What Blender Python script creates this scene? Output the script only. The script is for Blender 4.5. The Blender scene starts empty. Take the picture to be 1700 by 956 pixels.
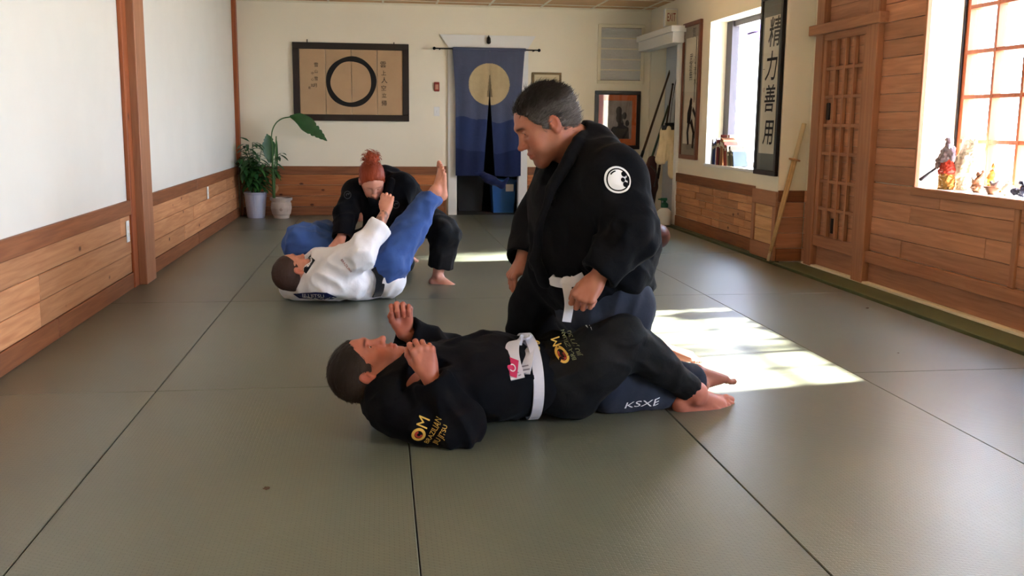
import bpy, bmesh, math, random
import numpy as np
from mathutils import Vector, Matrix
from mathutils.bvhtree import BVHTree
random.seed(7); rng = np.random.default_rng(7)
S = bpy.context.scene; C = S.collection
PI = math.pi

# ---------------------------------------------------------------- camera, light, exposure
F_PX, CY, CAM_H = 1601.8, 464.0, 1.230
A_R = np.array([0.9909, -0.1345, 0.0097]); A_U = np.array([0.0120, 0.1596, 0.9871]); A_F = np.array([0.1343, 0.9780, -0.1598])
cam = bpy.data.cameras.new('camera'); camo = bpy.data.objects.new('camera', cam); C.objects.link(camo)
camo.matrix_world = Matrix(((A_R[0], A_U[0], -A_F[0], 0), (A_R[1], A_U[1], -A_F[1], 0), (A_R[2], A_U[2], -A_F[2], CAM_H), (0, 0, 0, 1)))
cam.sensor_width = 36; cam.lens = 36 * F_PX / 1700; cam.shift_y = -(478 - CY) / 1700; cam.clip_start = .05
S.camera = camo
S.view_settings.view_transform = 'Standard'; S.view_settings.look = 'None'; S.view_settings.gamma = 1
S.view_settings.use_curve_mapping = False
S.view_settings.exposure = 1.0

w = bpy.data.worlds.new('world'); S.world = w; w.use_nodes = True
wn = w.node_tree.nodes; wl = w.node_tree.links
bg = wn['Background']
tc = wn.new('ShaderNodeTexCoord'); sx = wn.new('ShaderNodeSeparateXYZ'); wl.new(tc.outputs['Generated'], sx.inputs[0])
cr = wn.new('ShaderNodeValToRGB'); wl.new(sx.outputs['Z'], cr.inputs[0])
cr.color_ramp.elements[0].position = 0.0; cr.color_ramp.elements[0].color = (.76, .84, .96, 1)
cr.color_ramp.elements[1].position = 0.7; cr.color_ramp.elements[1].color = (.48, .67, 1.0, 1)
wl.new(cr.outputs[0], bg.inputs[0]); bg.inputs[1].default_value = 16.5
sd = bpy.data.lights.new('sun', 'SUN'); sd.energy = 115; sd.angle = math.radians(2.0); sd.color = (1, .95, .87)
so = bpy.data.objects.new('sun', sd); C.objects.link(so)
SUN_DIR = Vector((-1, -.15, -.53)).normalized()
so.rotation_euler = SUN_DIR.to_track_quat('-Z', 'Y').to_euler(); so.location = (12, 6, 8)

def daylight(name, loc, rot, sx_, sy_):   # portal: only guides the sampling of the sky through a window opening
    l = bpy.data.lights.new(name, 'AREA'); l.shape = 'RECTANGLE'; l.size = sx_; l.size_y = sy_; l.cycles.is_portal = True
    o = bpy.data.objects.new(name, l); C.objects.link(o); o.location = loc; o.rotation_euler = rot
    return o
XR, XF, XL, YB, HC = 3.865, 3.65, -1.835, 13.028, 2.752
YN = -3.6                                   # wall behind the camera
daylight('daylight_large_window', (4.32, 5.55, 1.63), (0, math.radians(90), 0), 1.7, 2.1)
daylight('daylight_far_window', (4.00, 9.8, 1.58), (0, math.radians(90), 0), 1.6, 1.7)
daylight('daylight_near_window', (4.32, .95, 1.63), (0, math.radians(90), 0), 1.7, 1.95)

# ---------------------------------------------------------------- measuring helpers
def ray(px, py):
    return A_R * ((px - 850) / F_PX) - A_U * ((py - CY) / F_PX) + A_F
def W(px, py, axis, val):                   # point of the plane axis = val seen at a pixel of the photograph
    d = ray(px, py); t = (val - (CAM_H if axis == 2 else 0)) / d[axis]
    p = d * t; return Vector((p[0], p[1], p[2] + CAM_H))
def P(px, py, y): return W(px, py, 1, y)

# ---------------------------------------------------------------- object helpers
def tag(o, label=None, cat=None, group=None, kind=None):
    if label: o['label'] = label
    if cat: o['category'] = cat
    if group: o['group'] = group
    if kind: o['kind'] = kind
    return o
def empty(name, loc=(0, 0, 0), **k):
    o = bpy.data.objects.new(name, None); C.objects.link(o); o.location = loc; o.empty_display_size = .05
    bpy.context.view_layer.update() if False else None
    return tag(o, **k)
def link(name, me, mat=None, parent=None, smooth=False, loc=None):
    o = bpy.data.objects.new(name, me); C.objects.link(o)
    if mat is not None and not me.materials:
        for m in (mat if isinstance(mat, (list, tuple)) else [mat]): me.materials.append(m)
    if smooth: me.polygons.foreach_set('use_smooth', [True] * len(me.polygons))
    if parent is not None:
        o.parent = parent
        if loc is None: o.location = -world_loc(parent)
        else: o.location = Vector(loc) - world_loc(parent)
    elif loc is not None: o.location = loc
    return o
def world_loc(o):
    v = Vector(o.location)
    while o.parent: o = o.parent; v += Vector(o.location)
    return v
class MB:
    """collects simple solids into one mesh, in world coordinates"""
    def __init__(s): s.v = []; s.f = []; s.m = []; s.mi = 0
    def add(s, vs, fs):
        n = len(s.v); s.v += [tuple(v) for v in vs]; s.f += [tuple(i + n for i in f) for f in fs]; s.m += [s.mi] * len(fs); return s
    def box(s, a, b, ch=0.0):
        x0, y0, z0 = (min(a[i], b[i]) for i in range(3)); x1, y1, z1 = (max(a[i], b[i]) for i in range(3))
        if ch <= 0:
            vs = [(x, y, z) for x in (x0, x1) for y in (y0, y1) for z in (z0, z1)]
            return s.add(vs, [(0, 1, 3, 2), (4, 6, 7, 5), (0, 4, 5, 1), (2, 3, 7, 6), (0, 2, 6, 4), (1, 5, 7, 3)])
        c = min(ch, (x1 - x0) / 2.1, (y1 - y0) / 2.1, (z1 - z0) / 2.1)
        bm = bmesh.new(); bmesh.ops.create_cube(bm, size=1)
        for v in bm.verts: v.co = Vector(((x0 + x1) / 2 + v.co.x * (x1 - x0), (y0 + y1) / 2 + v.co.y * (y1 - y0), (z0 + z1) / 2 + v.co.z * (z1 - z0)))
        bmesh.ops.bevel(bm, geom=bm.edges[:], offset=c, segments=1, affect='EDGES')
        return s.frombm(bm)
    def frombm(s, bm):
        bm.verts.index_update(); s.add([v.co.copy() for v in bm.verts], [[v.index for v in f.verts] for f in bm.faces]); bm.free(); return s
    def obox(s, p0, p1, w_, t_, up=(0, 0, 1)):    # bar of rectangular section from p0 to p1
        p0 = Vector(p0); p1 = Vector(p1); d = (p1 - p0).normalized(); u = Vector(up); sd_ = d.cross(u)
        if sd_.length < 1e-4: sd_ = d.cross(Vector((1, 0, 0)))
        sd_.normalize(); u = sd_.cross(d)
        vs = [p + sd_ * a * w_ / 2 + u * b * t_ / 2 for p in (p0, p1) for a, b in ((-1, -1), (1, -1), (1, 1), (-1, 1))]
        return s.add(vs, [(3, 2, 1, 0), (4, 5, 6, 7), (0, 1, 5, 4), (1, 2, 6, 5), (2, 3, 7, 6), (3, 0, 4, 7)])
    def tube(s, pts, r, n=8, caps=True):
        pts = [Vector(p) for p in pts]; rs = r if isinstance(r, (list, tuple)) else [r] * len(pts)
        base = len(s.v); prev = None; vs = []; fs = []
        for i, p in enumerate(pts):
            d = (pts[min(i + 1, len(pts) - 1)] - pts[max(i - 1, 0)]).normalized()
            if prev is None:
                a = d.orthogonal().normalized()
            else:
                a = (prev - d * prev.dot(d)); a = a.normalized() if a.length > 1e-6 else d.orthogonal().normalized()
            prev = a; b = d.cross(a)
            for k in range(n):
                t = 2 * PI * k / n; vs.append(p + (a * math.cos(t) + b * math.sin(t)) * rs[i])
        for i in range(len(pts) - 1):
            for k in range(n):
                k2 = (k + 1) % n; fs.append((i * n + k, i * n + k2, (i + 1) * n + k2, (i + 1) * n + k))
        if caps: fs.append(tuple(range(n - 1, -1, -1))); fs.append(tuple((len(pts) - 1) * n + k for k in range(n)))
        return s.add(vs, fs)
    def lathe(s, c, prof, n=24, closed=True):    # prof: list of (r, z)
        c = Vector(c); vs = []; fs = []
        for r, z in prof:
            for k in range(n):
                t = 2 * PI * k / n; vs.append(c + Vector((r * math.cos(t), r * math.sin(t), z)))
        for i in range(len(prof) - 1):
            for k in range(n):
                k2 = (k + 1) % n; fs.append((i * n + k, i * n + k2, (i + 1) * n + k2, (i + 1) * n + k))
        if closed: fs.append(tuple(range(n - 1, -1, -1))); fs.append(tuple((len(prof) - 1) * n + k for k in range(n)))
        return s.add(vs, fs)
    def ball(s, c, r, sub=2, sq=(1, 1, 1)):
        bm = bmesh.new(); bmesh.ops.create_icosphere(bm, subdivisions=sub, radius=1)
        for v in bm.verts: v.co = Vector(c) + Vector((v.co.x * r * sq[0], v.co.y * r * sq[1], v.co.z * r * sq[2]))
        return s.frombm(bm)
    def poly(s, pts, th=None):                    # flat polygon, thickened along a vector
        pts = [Vector(p) for p in pts]; n = len(pts)
        if th is None: return s.add(pts, [tuple(range(n))])
        th = Vector(th); s.add(pts + [p + th for p in pts], [tuple(range(n)), tuple(range(2 * n - 1, n - 1, -1))] + [(i, i + n, (i + 1) % n + n, (i + 1) % n) for i in range(n)])
        return s
    def mesh(s, name='m', origin=None):
        me = bpy.data.meshes.new(name); o = Vector(origin) if origin is not None else Vector()
        me.from_pydata([tuple(Vector(v) - o) for v in s.v], [], s.f)
        bm = bmesh.new(); bm.from_mesh(me); bmesh.ops.recalc_face_normals(bm, faces=bm.faces); bm.to_mesh(me); bm.free()
        if any(s.m): me.polygons.foreach_set('material_index', s.m)
        return me
    def build(s, name, mat, parent=None, smooth=False, origin=None, **k):
        me = s.mesh(name, origin)
        o = link(name, me, mat, parent, smooth, loc=origin)
        return tag(o, **k)
def B(a, b, ch=0.0): return MB().box(a, b, ch)

# ---------------------------------------------------------------- materials
def srgb(r, g, b):
    f = lambda c: (c / 255 / 12.92) if c / 255 <= .04045 else ((c / 255 + .055) / 1.055) ** 2.4
    return (f(r), f(g), f(b), 1)
def mat(name, col, rough=.6, spec=.4, metal=0, bump=None, var=None, **kw):
    m = bpy.data.materials.new(name); m.use_nodes = True; nt = m.node_tree; n = nt.nodes; l = nt.links; b = n['Principled BSDF']
    b.inputs['Base Color'].default_value = col; b.inputs['Roughness'].default_value = rough
    b.inputs['Specular IOR Level'].default_value = spec; b.inputs['Metallic'].default_value = metal
    for k, v in kw.items(): b.inputs[k.replace('_', ' ')].default_value = v
    t = n.new('ShaderNodeTexCoord')
    if var:                                     # var = (scale, amount)
        ns = n.new('ShaderNodeTexNoise'); ns.inputs['Scale'].default_value = var[0]; ns.inputs['Detail'].default_value = 4
        l.new(t.outputs['Object'], ns.inputs['Vector'])
        mx = n.new('ShaderNodeMix'); mx.data_type = 'RGBA'; mx.blend_type = 'MULTIPLY'; mx.inputs[0].default_value = 1
        rp = n.new('ShaderNodeValToRGB'); lo = 1 - var[1]; hi = 1 + var[1]
        rp.color_ramp.elements[0].position = .3; rp.color_ramp.elements[1].position = .7
        rp.color_ramp.elements[0].color = (lo, lo, lo, 1); rp.color_ramp.elements[1].color = (hi, hi, hi, 1)
        l.new(ns.outputs[0], rp.inputs[0]); mx.inputs[6].default_value = col; l.new(rp.outputs[0], mx.inputs[7]); l.new(mx.outputs[2], b.inputs['Base Color'])
    if bump:                                    # bump = (scale, strength[, stretch])
        ns = n.new('ShaderNodeTexNoise'); ns.inputs['Scale'].default_value = bump[0]; ns.inputs['Detail'].default_value = 3
        mp = n.new('ShaderNodeMapping'); l.new(t.outputs['Object'], mp.inputs[0]); l.new(mp.outputs[0], ns.inputs['Vector'])
        if len(bump) > 2: mp.inputs['Scale'].default_value = bump[2]
        bp = n.new('ShaderNodeBump'); bp.inputs['Strength'].default_value = bump[1]; bp.inputs['Distance'].default_value = .002
        l.new(ns.outputs[0], bp.inputs['Height']); l.new(bp.outputs[0], b.inputs['Normal'])
    return m
def wood(name, c1, c2, axis, rough=.5, knots=True, tint=.22):
    m = bpy.data.materials.new(name); m.use_nodes = True; nt = m.node_tree; n = nt.nodes; l = nt.links; b = n['Principled BSDF']
    t = n.new('ShaderNodeTexCoord'); oi = n.new('ShaderNodeObjectInfo')
    add = n.new('ShaderNodeVectorMath'); add.operation = 'ADD'
    sc = n.new('ShaderNodeVectorMath'); sc.operation = 'SCALE'; sc.inputs[0].default_value = (17, 31, 23); l.new(oi.outputs['Random'], sc.inputs['Scale'])
    l.new(t.outputs['Object'], add.inputs[0]); l.new(sc.outputs[0], add.inputs[1])
    mp = n.new('ShaderNodeMapping'); l.new(add.outputs[0], mp.inputs[0])
    s = [22, 22, 22]; s[axis] = 1.3; mp.inputs['Scale'].default_value = s
    ns = n.new('ShaderNodeTexNoise'); ns.inputs['Scale'].default_value = 1.6; ns.inputs['Detail'].default_value = 6; ns.inputs['Distortion'].default_value = .6
    l.new(mp.outputs[0], ns.inputs['Vector'])
    rp = n.new('ShaderNodeValToRGB'); rp.color_ramp.elements[0].position = .32; rp.color_ramp.elements[1].position = .68
    rp.color_ramp.elements[0].color = c2; rp.color_ramp.elements[1].color = c1; l.new(ns.outputs[0], rp.inputs[0])
    out = rp.outputs[0]
    if knots:
        mk = n.new('ShaderNodeMapping'); l.new(add.outputs[0], mk.inputs[0]); s2 = [5.5, 5.5, 5.5]; s2[axis] = 3.2; mk.inputs['Scale'].default_value = s2
        vo = n.new('ShaderNodeTexVoronoi'); vo.inputs['Scale'].default_value = 1; l.new(mk.outputs[0], vo.inputs['Vector'])
        kr = n.new('ShaderNodeValToRGB'); kr.color_ramp.elements[0].position = .055; kr.color_ramp.elements[1].position = .11
        kr.color_ramp.elements[0].color = (.22, .13, .08, 1); kr.color_ramp.elements[1].color = (1, 1, 1, 1); l.new(vo.outputs['Distance'], kr.inputs[0])
        mx = n.new('ShaderNodeMix'); mx.data_type = 'RGBA'; mx.blend_type = 'MULTIPLY'; mx.inputs[0].default_value = 1
        l.new(out, mx.inputs[6]); l.new(kr.outputs[0], mx.inputs[7]); out = mx.outputs[2]
    hv = n.new('ShaderNodeHueSaturation'); mr = n.new('ShaderNodeMapRange'); mr.inputs[3].default_value = 1 - tint; mr.inputs[4].default_value = 1 + tint
    l.new(oi.outputs['Random'], mr.inputs[0]); l.new(mr.outputs[0], hv.inputs['Value']); l.new(out, hv.inputs['Color']); l.new(hv.outputs[0], b.inputs['Base Color'])
    b.inputs['Roughness'].default_value = rough; b.inputs['Specular IOR Level'].default_value = .35
    bp = n.new('ShaderNodeBump'); bp.inputs['Strength'].default_value = .25; bp.inputs['Distance'].default_value = .002
    l.new(ns.outputs[0], bp.inputs['Height']); l.new(bp.outputs[0], b.inputs['Normal'])
    return m
M = {}
for ax, nm in ((0, 'x'), (1, 'y'), (2, 'z')):
    M['pine_' + nm] = wood('pine_' + nm, srgb(*((186, 116, 68) if ax == 0 else (204, 150, 106))), srgb(*((152, 88, 48) if ax == 0 else (176, 118, 78))), ax)
    M['rail_' + nm] = wood('rail_' + nm, srgb(146, 92, 58), srgb(118, 70, 42), ax, knots=False, tint=.08)
    M['cedar_' + nm] = wood('cedar_' + nm, srgb(192, 138, 106), srgb(164, 114, 84), ax, knots=False, tint=.2)
    M['trim_' + nm] = wood('trim_' + nm, srgb(172, 122, 90), srgb(152, 102, 74), ax, knots=False, tint=.05)
    M['red_' + nm] = wood('redwood_' + nm, srgb(166, 92, 48), srgb(134, 66, 34), ax, tint=.05)
M['wall'] = mat('painted_plaster', srgb(240, 232, 212), .75, .25, bump=(60, .15), var=(1.2, .02))
M['panel'] = mat('linen_wall_panel', srgb(230, 228, 220), .42, .35, bump=(30, .25, (6, 6, .4)), var=(3, .02))
M['white'] = mat('white_paint', srgb(232, 232, 230), .45)
M['cream'] = mat('cream_paint', srgb(228, 220, 196), .5)
M['black'] = mat('black_paint', srgb(22, 18, 18), .4)
M['blackmetal'] = mat('black_metal', srgb(20, 18, 17), .35, metal=.6)
M['dark'] = mat('dark_void', srgb(16, 17, 20), .9)
M['glass'] = None
def tatami():
    m = bpy.data.materials.new('tatami_vinyl'); m.use_nodes = True; nt = m.node_tree; n = nt.nodes; l = nt.links; b = n['Principled BSDF']
    t = n.new('ShaderNodeTexCoord'); oi = n.new('ShaderNodeObjectInfo')
    ns = n.new('ShaderNodeTexNoise'); ns.inputs['Scale'].default_value = 1.4; ns.inputs['Detail'].default_value = 5; l.new(t.outputs['Object'], ns.inputs['Vector'])
    rp = n.new('ShaderNodeValToRGB'); rp.color_ramp.elements[0].position = .3; rp.color_ramp.elements[1].position = .7
    rp.color_ramp.elements[0].color = srgb(94, 99, 85); rp.color_ramp.elements[1].color = srgb(104, 109, 94); l.new(ns.outputs[0], rp.inputs[0])
    hv = n.new('ShaderNodeHueSaturation'); mr = n.new('ShaderNodeMapRange'); mr.inputs[3].default_value = .95; mr.inputs[4].default_value = 1.06
    l.new(oi.outputs['Random'], mr.inputs[0]); l.new(mr.outputs[0], hv.inputs['Value']); l.new(rp.outputs[0], hv.inputs['Color'])
    # woven straw grain: fine ribs with staggered stitches
    br = n.new('ShaderNodeTexBrick'); br.inputs['Scale'].default_value = 1; br.inputs['Brick Width'].default_value = .030; br.inputs['Row Height'].default_value = .0095
    br.inputs['Mortar Size'].default_value = .0022; br.inputs['Mortar Smooth'].default_value = 1; br.inputs['Color1'].default_value = (1, 1, 1, 1); br.inputs['Color2'].default_value = (.8, .8, .8, 1); br.inputs['Mortar'].default_value = (0, 0, 0, 1)
    l.new(t.outputs['Object'], br.inputs['Vector'])
    mx = n.new('ShaderNodeMix'); mx.data_type = 'RGBA'; mx.blend_type = 'MULTIPLY'; mx.inputs[0].default_value = .38
    l.new(hv.outputs[0], mx.inputs[6]); l.new(br.outputs['Color'], mx.inputs[7]); l.new(mx.outputs[2], b.inputs['Base Color'])
    bp = n.new('ShaderNodeBump'); bp.inputs['Strength'].default_value = .5; bp.inputs['Distance'].default_value = .001
    l.new(br.outputs['Color'], bp.inputs['Height']); l.new(bp.outputs[0], b.inputs['Normal'])
    b.inputs['Roughness'].default_value = .34; b.inputs['Specular IOR Level'].default_value = 1.0
    return m
M['tatami'] = tatami()
M['glass'] = mat('window_glass', (1, 1, 1, 1), .0, .5); gb = M['glass'].node_tree
def thin_glass():
    m = M['glass']; nt = m.node_tree; n = nt.nodes; l = nt.links; n.clear()
    o = n.new('ShaderNodeOutputMaterial'); tr = n.new('ShaderNodeBsdfTransparent'); gl = n.new('ShaderNodeBsdfGlossy'); gl.inputs['Roughness'].default_value = .02
    mi = n.new('ShaderNodeMixShader'); mi.inputs[0].default_value = .04
    l.new(tr.outputs[0], mi.inputs[1]); l.new(gl.outputs[0], mi.inputs[2]); l.new(mi.outputs[0], o.inputs[0])
thin_glass()

# ---------------------------------------------------------------- the room: floor of mats
floor = B((-2.2, YN - .2, -.12), (4.4, YB + 2.2, -.045)).build('floor', mat('sub_floor', srgb(60, 52, 44), .8), kind='structure')
MW, ML, AX, Y1 = 1.13, 2.26, -1.0316, 4.4737
for i in range(-1, 4):
    x0 = max(AX + i * MW, XL + .01); x1 = min(AX + (i + 1) * MW, 3.56)
    if x1 - x0 < .1: continue
    for j in range(-4, 5):
        y0 = max(Y1 + (j - 1) * ML, YN + .02); y1 = min(Y1 + j * ML, YB - .005)
        if y1 - y0 < .1: continue
        dz = rng.uniform(-.0008, .0006); g = .0019
        c = Vector(((x0 + x1) / 2, (y0 + y1) / 2, 0))
        B((x0 + g, y0 + g, -.045), (x1 - g, y1 - g, dz), .0028).build('mat', M['tatami'], floor, origin=c)
# narrow green filler strip and cream edge along the right wall
M['greenmat'] = mat('plain_green_mat', srgb(84, 94, 66), .5, var=(5, .05))
B((3.563, YN + .02, -.045), (3.80, 8.36, -.004), .004).build('filler_strip', M['greenmat'], floor, label='narrow plain green filler strip')
B((3.563, 8.4, -.045), (3.64, YB - .01, -.004), .004).build('filler_strip', M['greenmat'], floor)
B((3.803, YN + .02, -.045), (XR - .001, 8.3, .012), .003).build('edge_strip', M['cream'], floor, label='cream edge strip at the foot of the wall')

# sunlit gravel outside the windows
B((4.31, -30, -.5), (60, 45, -.22)).build('ground', mat('pale_gravel', srgb(150, 146, 136), .9, bump=(20, .4)), kind='structure')
B((-30, -40, -.5), (4.2, YN - .2, -.22)).build('ground', mat('pale_gravel_rear', srgb(150, 146, 136), .9, bump=(20, .4)), kind='structure')
# ---------------------------------------------------------------- left wall
wl_ = MB().box((XL - .15, YN - .15, -.1), (XL, YB + .15, HC + .1)).build('wall_left', M['panel'], kind='structure')
ROWS = [(0, .115, 'b'), (.118, .256, 'p'), (.259, .401, 'p'), (.404, .540, 'p'), (.543, .648, 'r')]
def planks(parent, axis, lo, hi, face, sgn, rows, seed, lens=(1.5, 2.6), m_p='pine_', m_r='rail_', skip=None, off=0):
    """rows of boards along axis (0 = x, 1 = y); face = coordinate of the wall plane, sgn = which way the boards stand proud"""
    r = random.Random(seed); an = 'xyz'[axis]
    for z0, z1, kd in rows:
        p = lo
        while p < hi - .02:
            q = min(p + r.uniform(*lens), hi)
            if hi - q < .35: q = hi
            th = {'b': .022, 'p': .014, 'r': .026}[kd] + r.uniform(-.0015, .0015)
            a = [0, 0, 0]; b = [0, 0, 0]; o = 1 - axis
            a[axis] = p + .0012; b[axis] = q - .0012; a[o] = face + off * sgn; b[o] = face + (off + th) * sgn; a[2] = z0; b[2] = z1
            c = (Vector(a) + Vector(b)) / 2
            B(a, b, .004).build({'b': 'baseboard_piece', 'p': 'plank', 'r': 'rail'}[kd], M[(m_p if kd == 'p' else m_r) + an], parent, origin=c)
            p = q
planks(wl_, 1, YN + .1, 7.50, XL, 1, ROWS, 3)
planks(wl_, 1, 7.80, YB - .12, XL, 1, ROWS, 5)
t1 = B((XL, 7.36, 0), (XL + .030, 7.50, HC), .004).build('post_trim', M['red_z'], wl_, label='reddish knotty strip beside the post')
B((XL, 7.50, 0), (XL + .085, 7.80, HC), .005).build('post', M['trim_z'], wl_)
B((XL, YB - .12, .65), (XL + .05, YB, HC), .004).build('post', M['red_z'], wl_)
B((XL + .03, YB - .10, 0), (XL + .06, YB - .02, .65), .004).build('corner_trim', M['rail_z'], wl_)
# electrical plates on the left wainscot
def plate(name, c, nx, wd, ht, label, rocker):
    t = empty(name, c, label=label, cat='switch' if rocker else 'outlet')
    c = Vector(c); n = Vector(nx); s = Vector((n.y, -n.x, 0)).normalized() if abs(n.z) < .5 else Vector((1, 0, 0))
    def bx(a, b, z0, z1, t0, t1, ch): 
        p = c + s * a + n * t0; q = c + s * b + n * t1
        return MB().box((p.x, p.y, c.z + z0), (q.x, q.y, c.z + z1), ch)
    bx(-wd / 2, wd / 2, -ht / 2, ht / 2, 0, .006, .002).build('cover_plate', M['white'], t)
    if rocker: bx(-.006, .006, -.012, .012, .004, .018, .002).build('toggle', M['white'], t)
    else:
        for dz in (-.024, .024):
            bx(-.014, .014, dz - .015, dz + .015, .004, .008, .002).build('socket', M['cream'], t)
    return t
plate('wall_outlet', (XL + .0165, 7.27, .43), (1, 0, 0), .075, .155, 'white outlet plate on left wainscot beside the wide post', False)
plate('wall_outlet', (XL + .0165, 10.62, .47), (1, 0, 0), .085, .13, 'white outlet plate on left wainscot near the potted plants', False)

# ---------------------------------------------------------------- back wall with its doorway
dx0, dx1, dz1 = 1.01, 1.87, 2.17
wb = MB()
wb.box((XL - .1, YB, -.1), (dx0, YB + .12, HC + .1)); wb.box((dx1, YB, -.1), (4.2, YB + .12, HC + .1)); wb.box((dx0, YB, dz1), (dx1, YB + .12, HC + .1))
wb = wb.build('wall_back', M['wall'], kind='structure')
planks(wb, 0, XL + .06, .875, YB, -1, ROWS, 11, lens=(1.4, 2.9))
planks(wb, 0, 1.985, 3.70, YB, -1, ROWS, 13)
B((.855, YB - .03, 0), (.885, YB, .655), .003).build('end_trim', M['rail_z'], wb)
dr = MB().box((.905, YB - .035, 0), (dx0 + .012, YB + .1, 2.20), .004).box((dx1 - .012, YB - .035, 0), (1.975, YB + .1, 2.20), .004)
drm = dr.build('door_1', M['white'], kind='structure', label='white doorway casing behind the blue curtain')
hd = MB().poly([(.80, YB - .045, 2.372), (2.07, YB - .045, 2.372), (1.965, YB - .045, 2.205), (.915, YB - .045, 2.205)], (0, .044, 0))
hd.build('header', M['white'], drm)
# the dim store room beyond the doorway
sr = MB()
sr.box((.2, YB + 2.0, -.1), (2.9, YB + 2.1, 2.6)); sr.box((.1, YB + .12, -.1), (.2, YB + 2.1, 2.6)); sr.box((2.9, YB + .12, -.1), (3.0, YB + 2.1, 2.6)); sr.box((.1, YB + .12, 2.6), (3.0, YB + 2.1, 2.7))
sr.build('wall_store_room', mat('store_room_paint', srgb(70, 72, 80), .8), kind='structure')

# ---------------------------------------------------------------- right far wall, alcove, second window, pillar
wy0, wy1, wz0, wz1 = 8.98, 10.60, .80, 2.36       # far window opening
al0, al1, alz = 11.72, 12.96, 2.30                # alcove
wf = MB()
wf.box((XF, 8.95, -.1), (3.98, wy0 + .03, HC + .1)); wf.box((XF, wy0, -.1), (3.98, wy1, wz0)); wf.box((XF, wy0, wz1), (3.98, wy1, HC + .1))
wf.box((XF, wy1, -.1), (3.98, al0, HC + .1)); wf.box((XF, al0, alz), (4.3, YB + .02, HC + .1)); wf.box((XF + .24, al0, -.1), (4.3, YB + .02, alz)); wf.box((XF, al1, -.1), (4.3, YB + .02, alz))
wf = wf.build('wall_right_far', M['wall'], kind='structure')
R2 = [(0, .125, 'b'), (.545, .648, 'r')]
planks(wf, 1, 8.97, 11.60, XF, -1, R2, 17)
rr = random.Random(5)                              # short shingle-like pine blocks with ragged joints
zz = [.128, .212, .296, .380, .462, .542]
for k in range(5):
    p = 8.97
    while p < 11.57:
        q = min(p + rr.uniform(.22, .62), 11.60)
        if 11.60 - q < .15: q = 11.60
        th = rr.uniform(.010, .020); j = rr.uniform(-.006, .006) if k < 4 else 0
        c = (XF - th / 2, (p + q) / 2, (zz[k] + zz[k + 1]) / 2)
        B((XF, p + .002, zz[k] + .001), (XF - th, q - .002, zz[k + 1] - .002), .004).build('block', M['pine_y'], wf, origin=c)
        p = q
al = MB().box((XF - .03, al0 - .12, 0), (XF + .01, al0, alz), .004).box((XF - .01, al0 - .02, 0), (XF + .24, al0 + .012, alz))
al.build('casing', M['white'], wf)
B((XF - .17, 11.45, 2.20), (XF, YB - .002, 2.33), .006).build('soffit', M['white'], wf)
B((XF - .20, 11.42, 2.325), (XF, YB - .002, 2.40), .006).build('soffit_cap', M['white'], wf)
d2 = MB().box((XF + .235, al0 + .02, .02), (XF + .20, al1 - .02, alz - .02), .003)
d2 = d2.build('door_2', mat('pale_blue_door', srgb(196, 204, 212), .5), kind='structure', label='pale door in the alcove')
for z0, z1 in ((.15, 1.0), (1.12, 2.1)):
    for y0, y1 in ((al0 + .12, al0 + .58), (al0 + .68, al1 - .12)):
        B((XF + .201, y0, z0), (XF + .19, y1, z1), .004).build('door_panel', mat('pale_blue_door_panel', srgb(200, 208, 216), .5) if 'dp' not in M else M['dp'], d2)
# window 2 frame and glass
w2 = MB()
w2.box((3.86, wy0, wz0), (3.93, wy0 + .06, wz1)).box((3.86, wy1 - .06, wz0), (3.93, wy1, wz1)).box((3.86, wy0, wz0), (3.93, wy1, wz0 + .05)).box((3.86, wy0, wz1 - .06), (3.93, wy1, wz1))
w2.box((3.84, wy1 - .17, wz0), (3.92, wy1, wz1))
w2 = w2.build('window_2', mat('dark_bronze_frame', srgb(62, 56, 66), .5), kind='structure')
B((3.895, wy0 + .05, wz0 + .04), (3.899, wy1 - .05, wz1 - .05)).build('pane', M['glass'], w2)
B((XF - .02, wy0 - .0, wz0 - .025), (3.86, wy1, wz0 + .004), .003).build('window_sill', M['white'], w2)
# pillar
px0, py0, py1 = 3.60, 8.42, 8.95
wp = B((px0, py0, -.1), (4.3, py1, HC + .1)).build('wall_pillar', M['wall'], kind='structure')
XP = px0
for (z0, z1, kd, a, b) in ((0, .14, 'b', py0 - .022, py1 + .02), (.50, .635, 'r', py0 - .022, py1 + .02)):
    B((XP - .026, a, z0), (XP, b, z1), .004).build('rail', M['trim_y'], wp)
for y0, y1 in ((py0 - .022, py0 + .05), (py1 - .05, py1 + .02)):
    B((XP - .026, y0, .14), (XP, y1, .50), .004).build('stile', M['trim_z'], wp)
M['pinelight'] = wood('pale_pine', srgb(214, 168, 120), srgb(188, 138, 92), 1)
for z0, z1 in ((.142, .262), (.265, .385), (.388, .498)):
    B((XP - .014, py0 + .052, z0), (XP, py1 - .052, z1), .004).build('plank', M['pinelight'], wp)
for (z0, z1, kd) in ROWS:
    B((XP, py0 - (.026 if kd != 'p' else .014), z0), (XR - .012, py0, z1), .004).build('plank' if kd == 'p' else 'rail', M['cedar_x' if kd == 'p' else 'rail_x'], wp)

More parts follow.
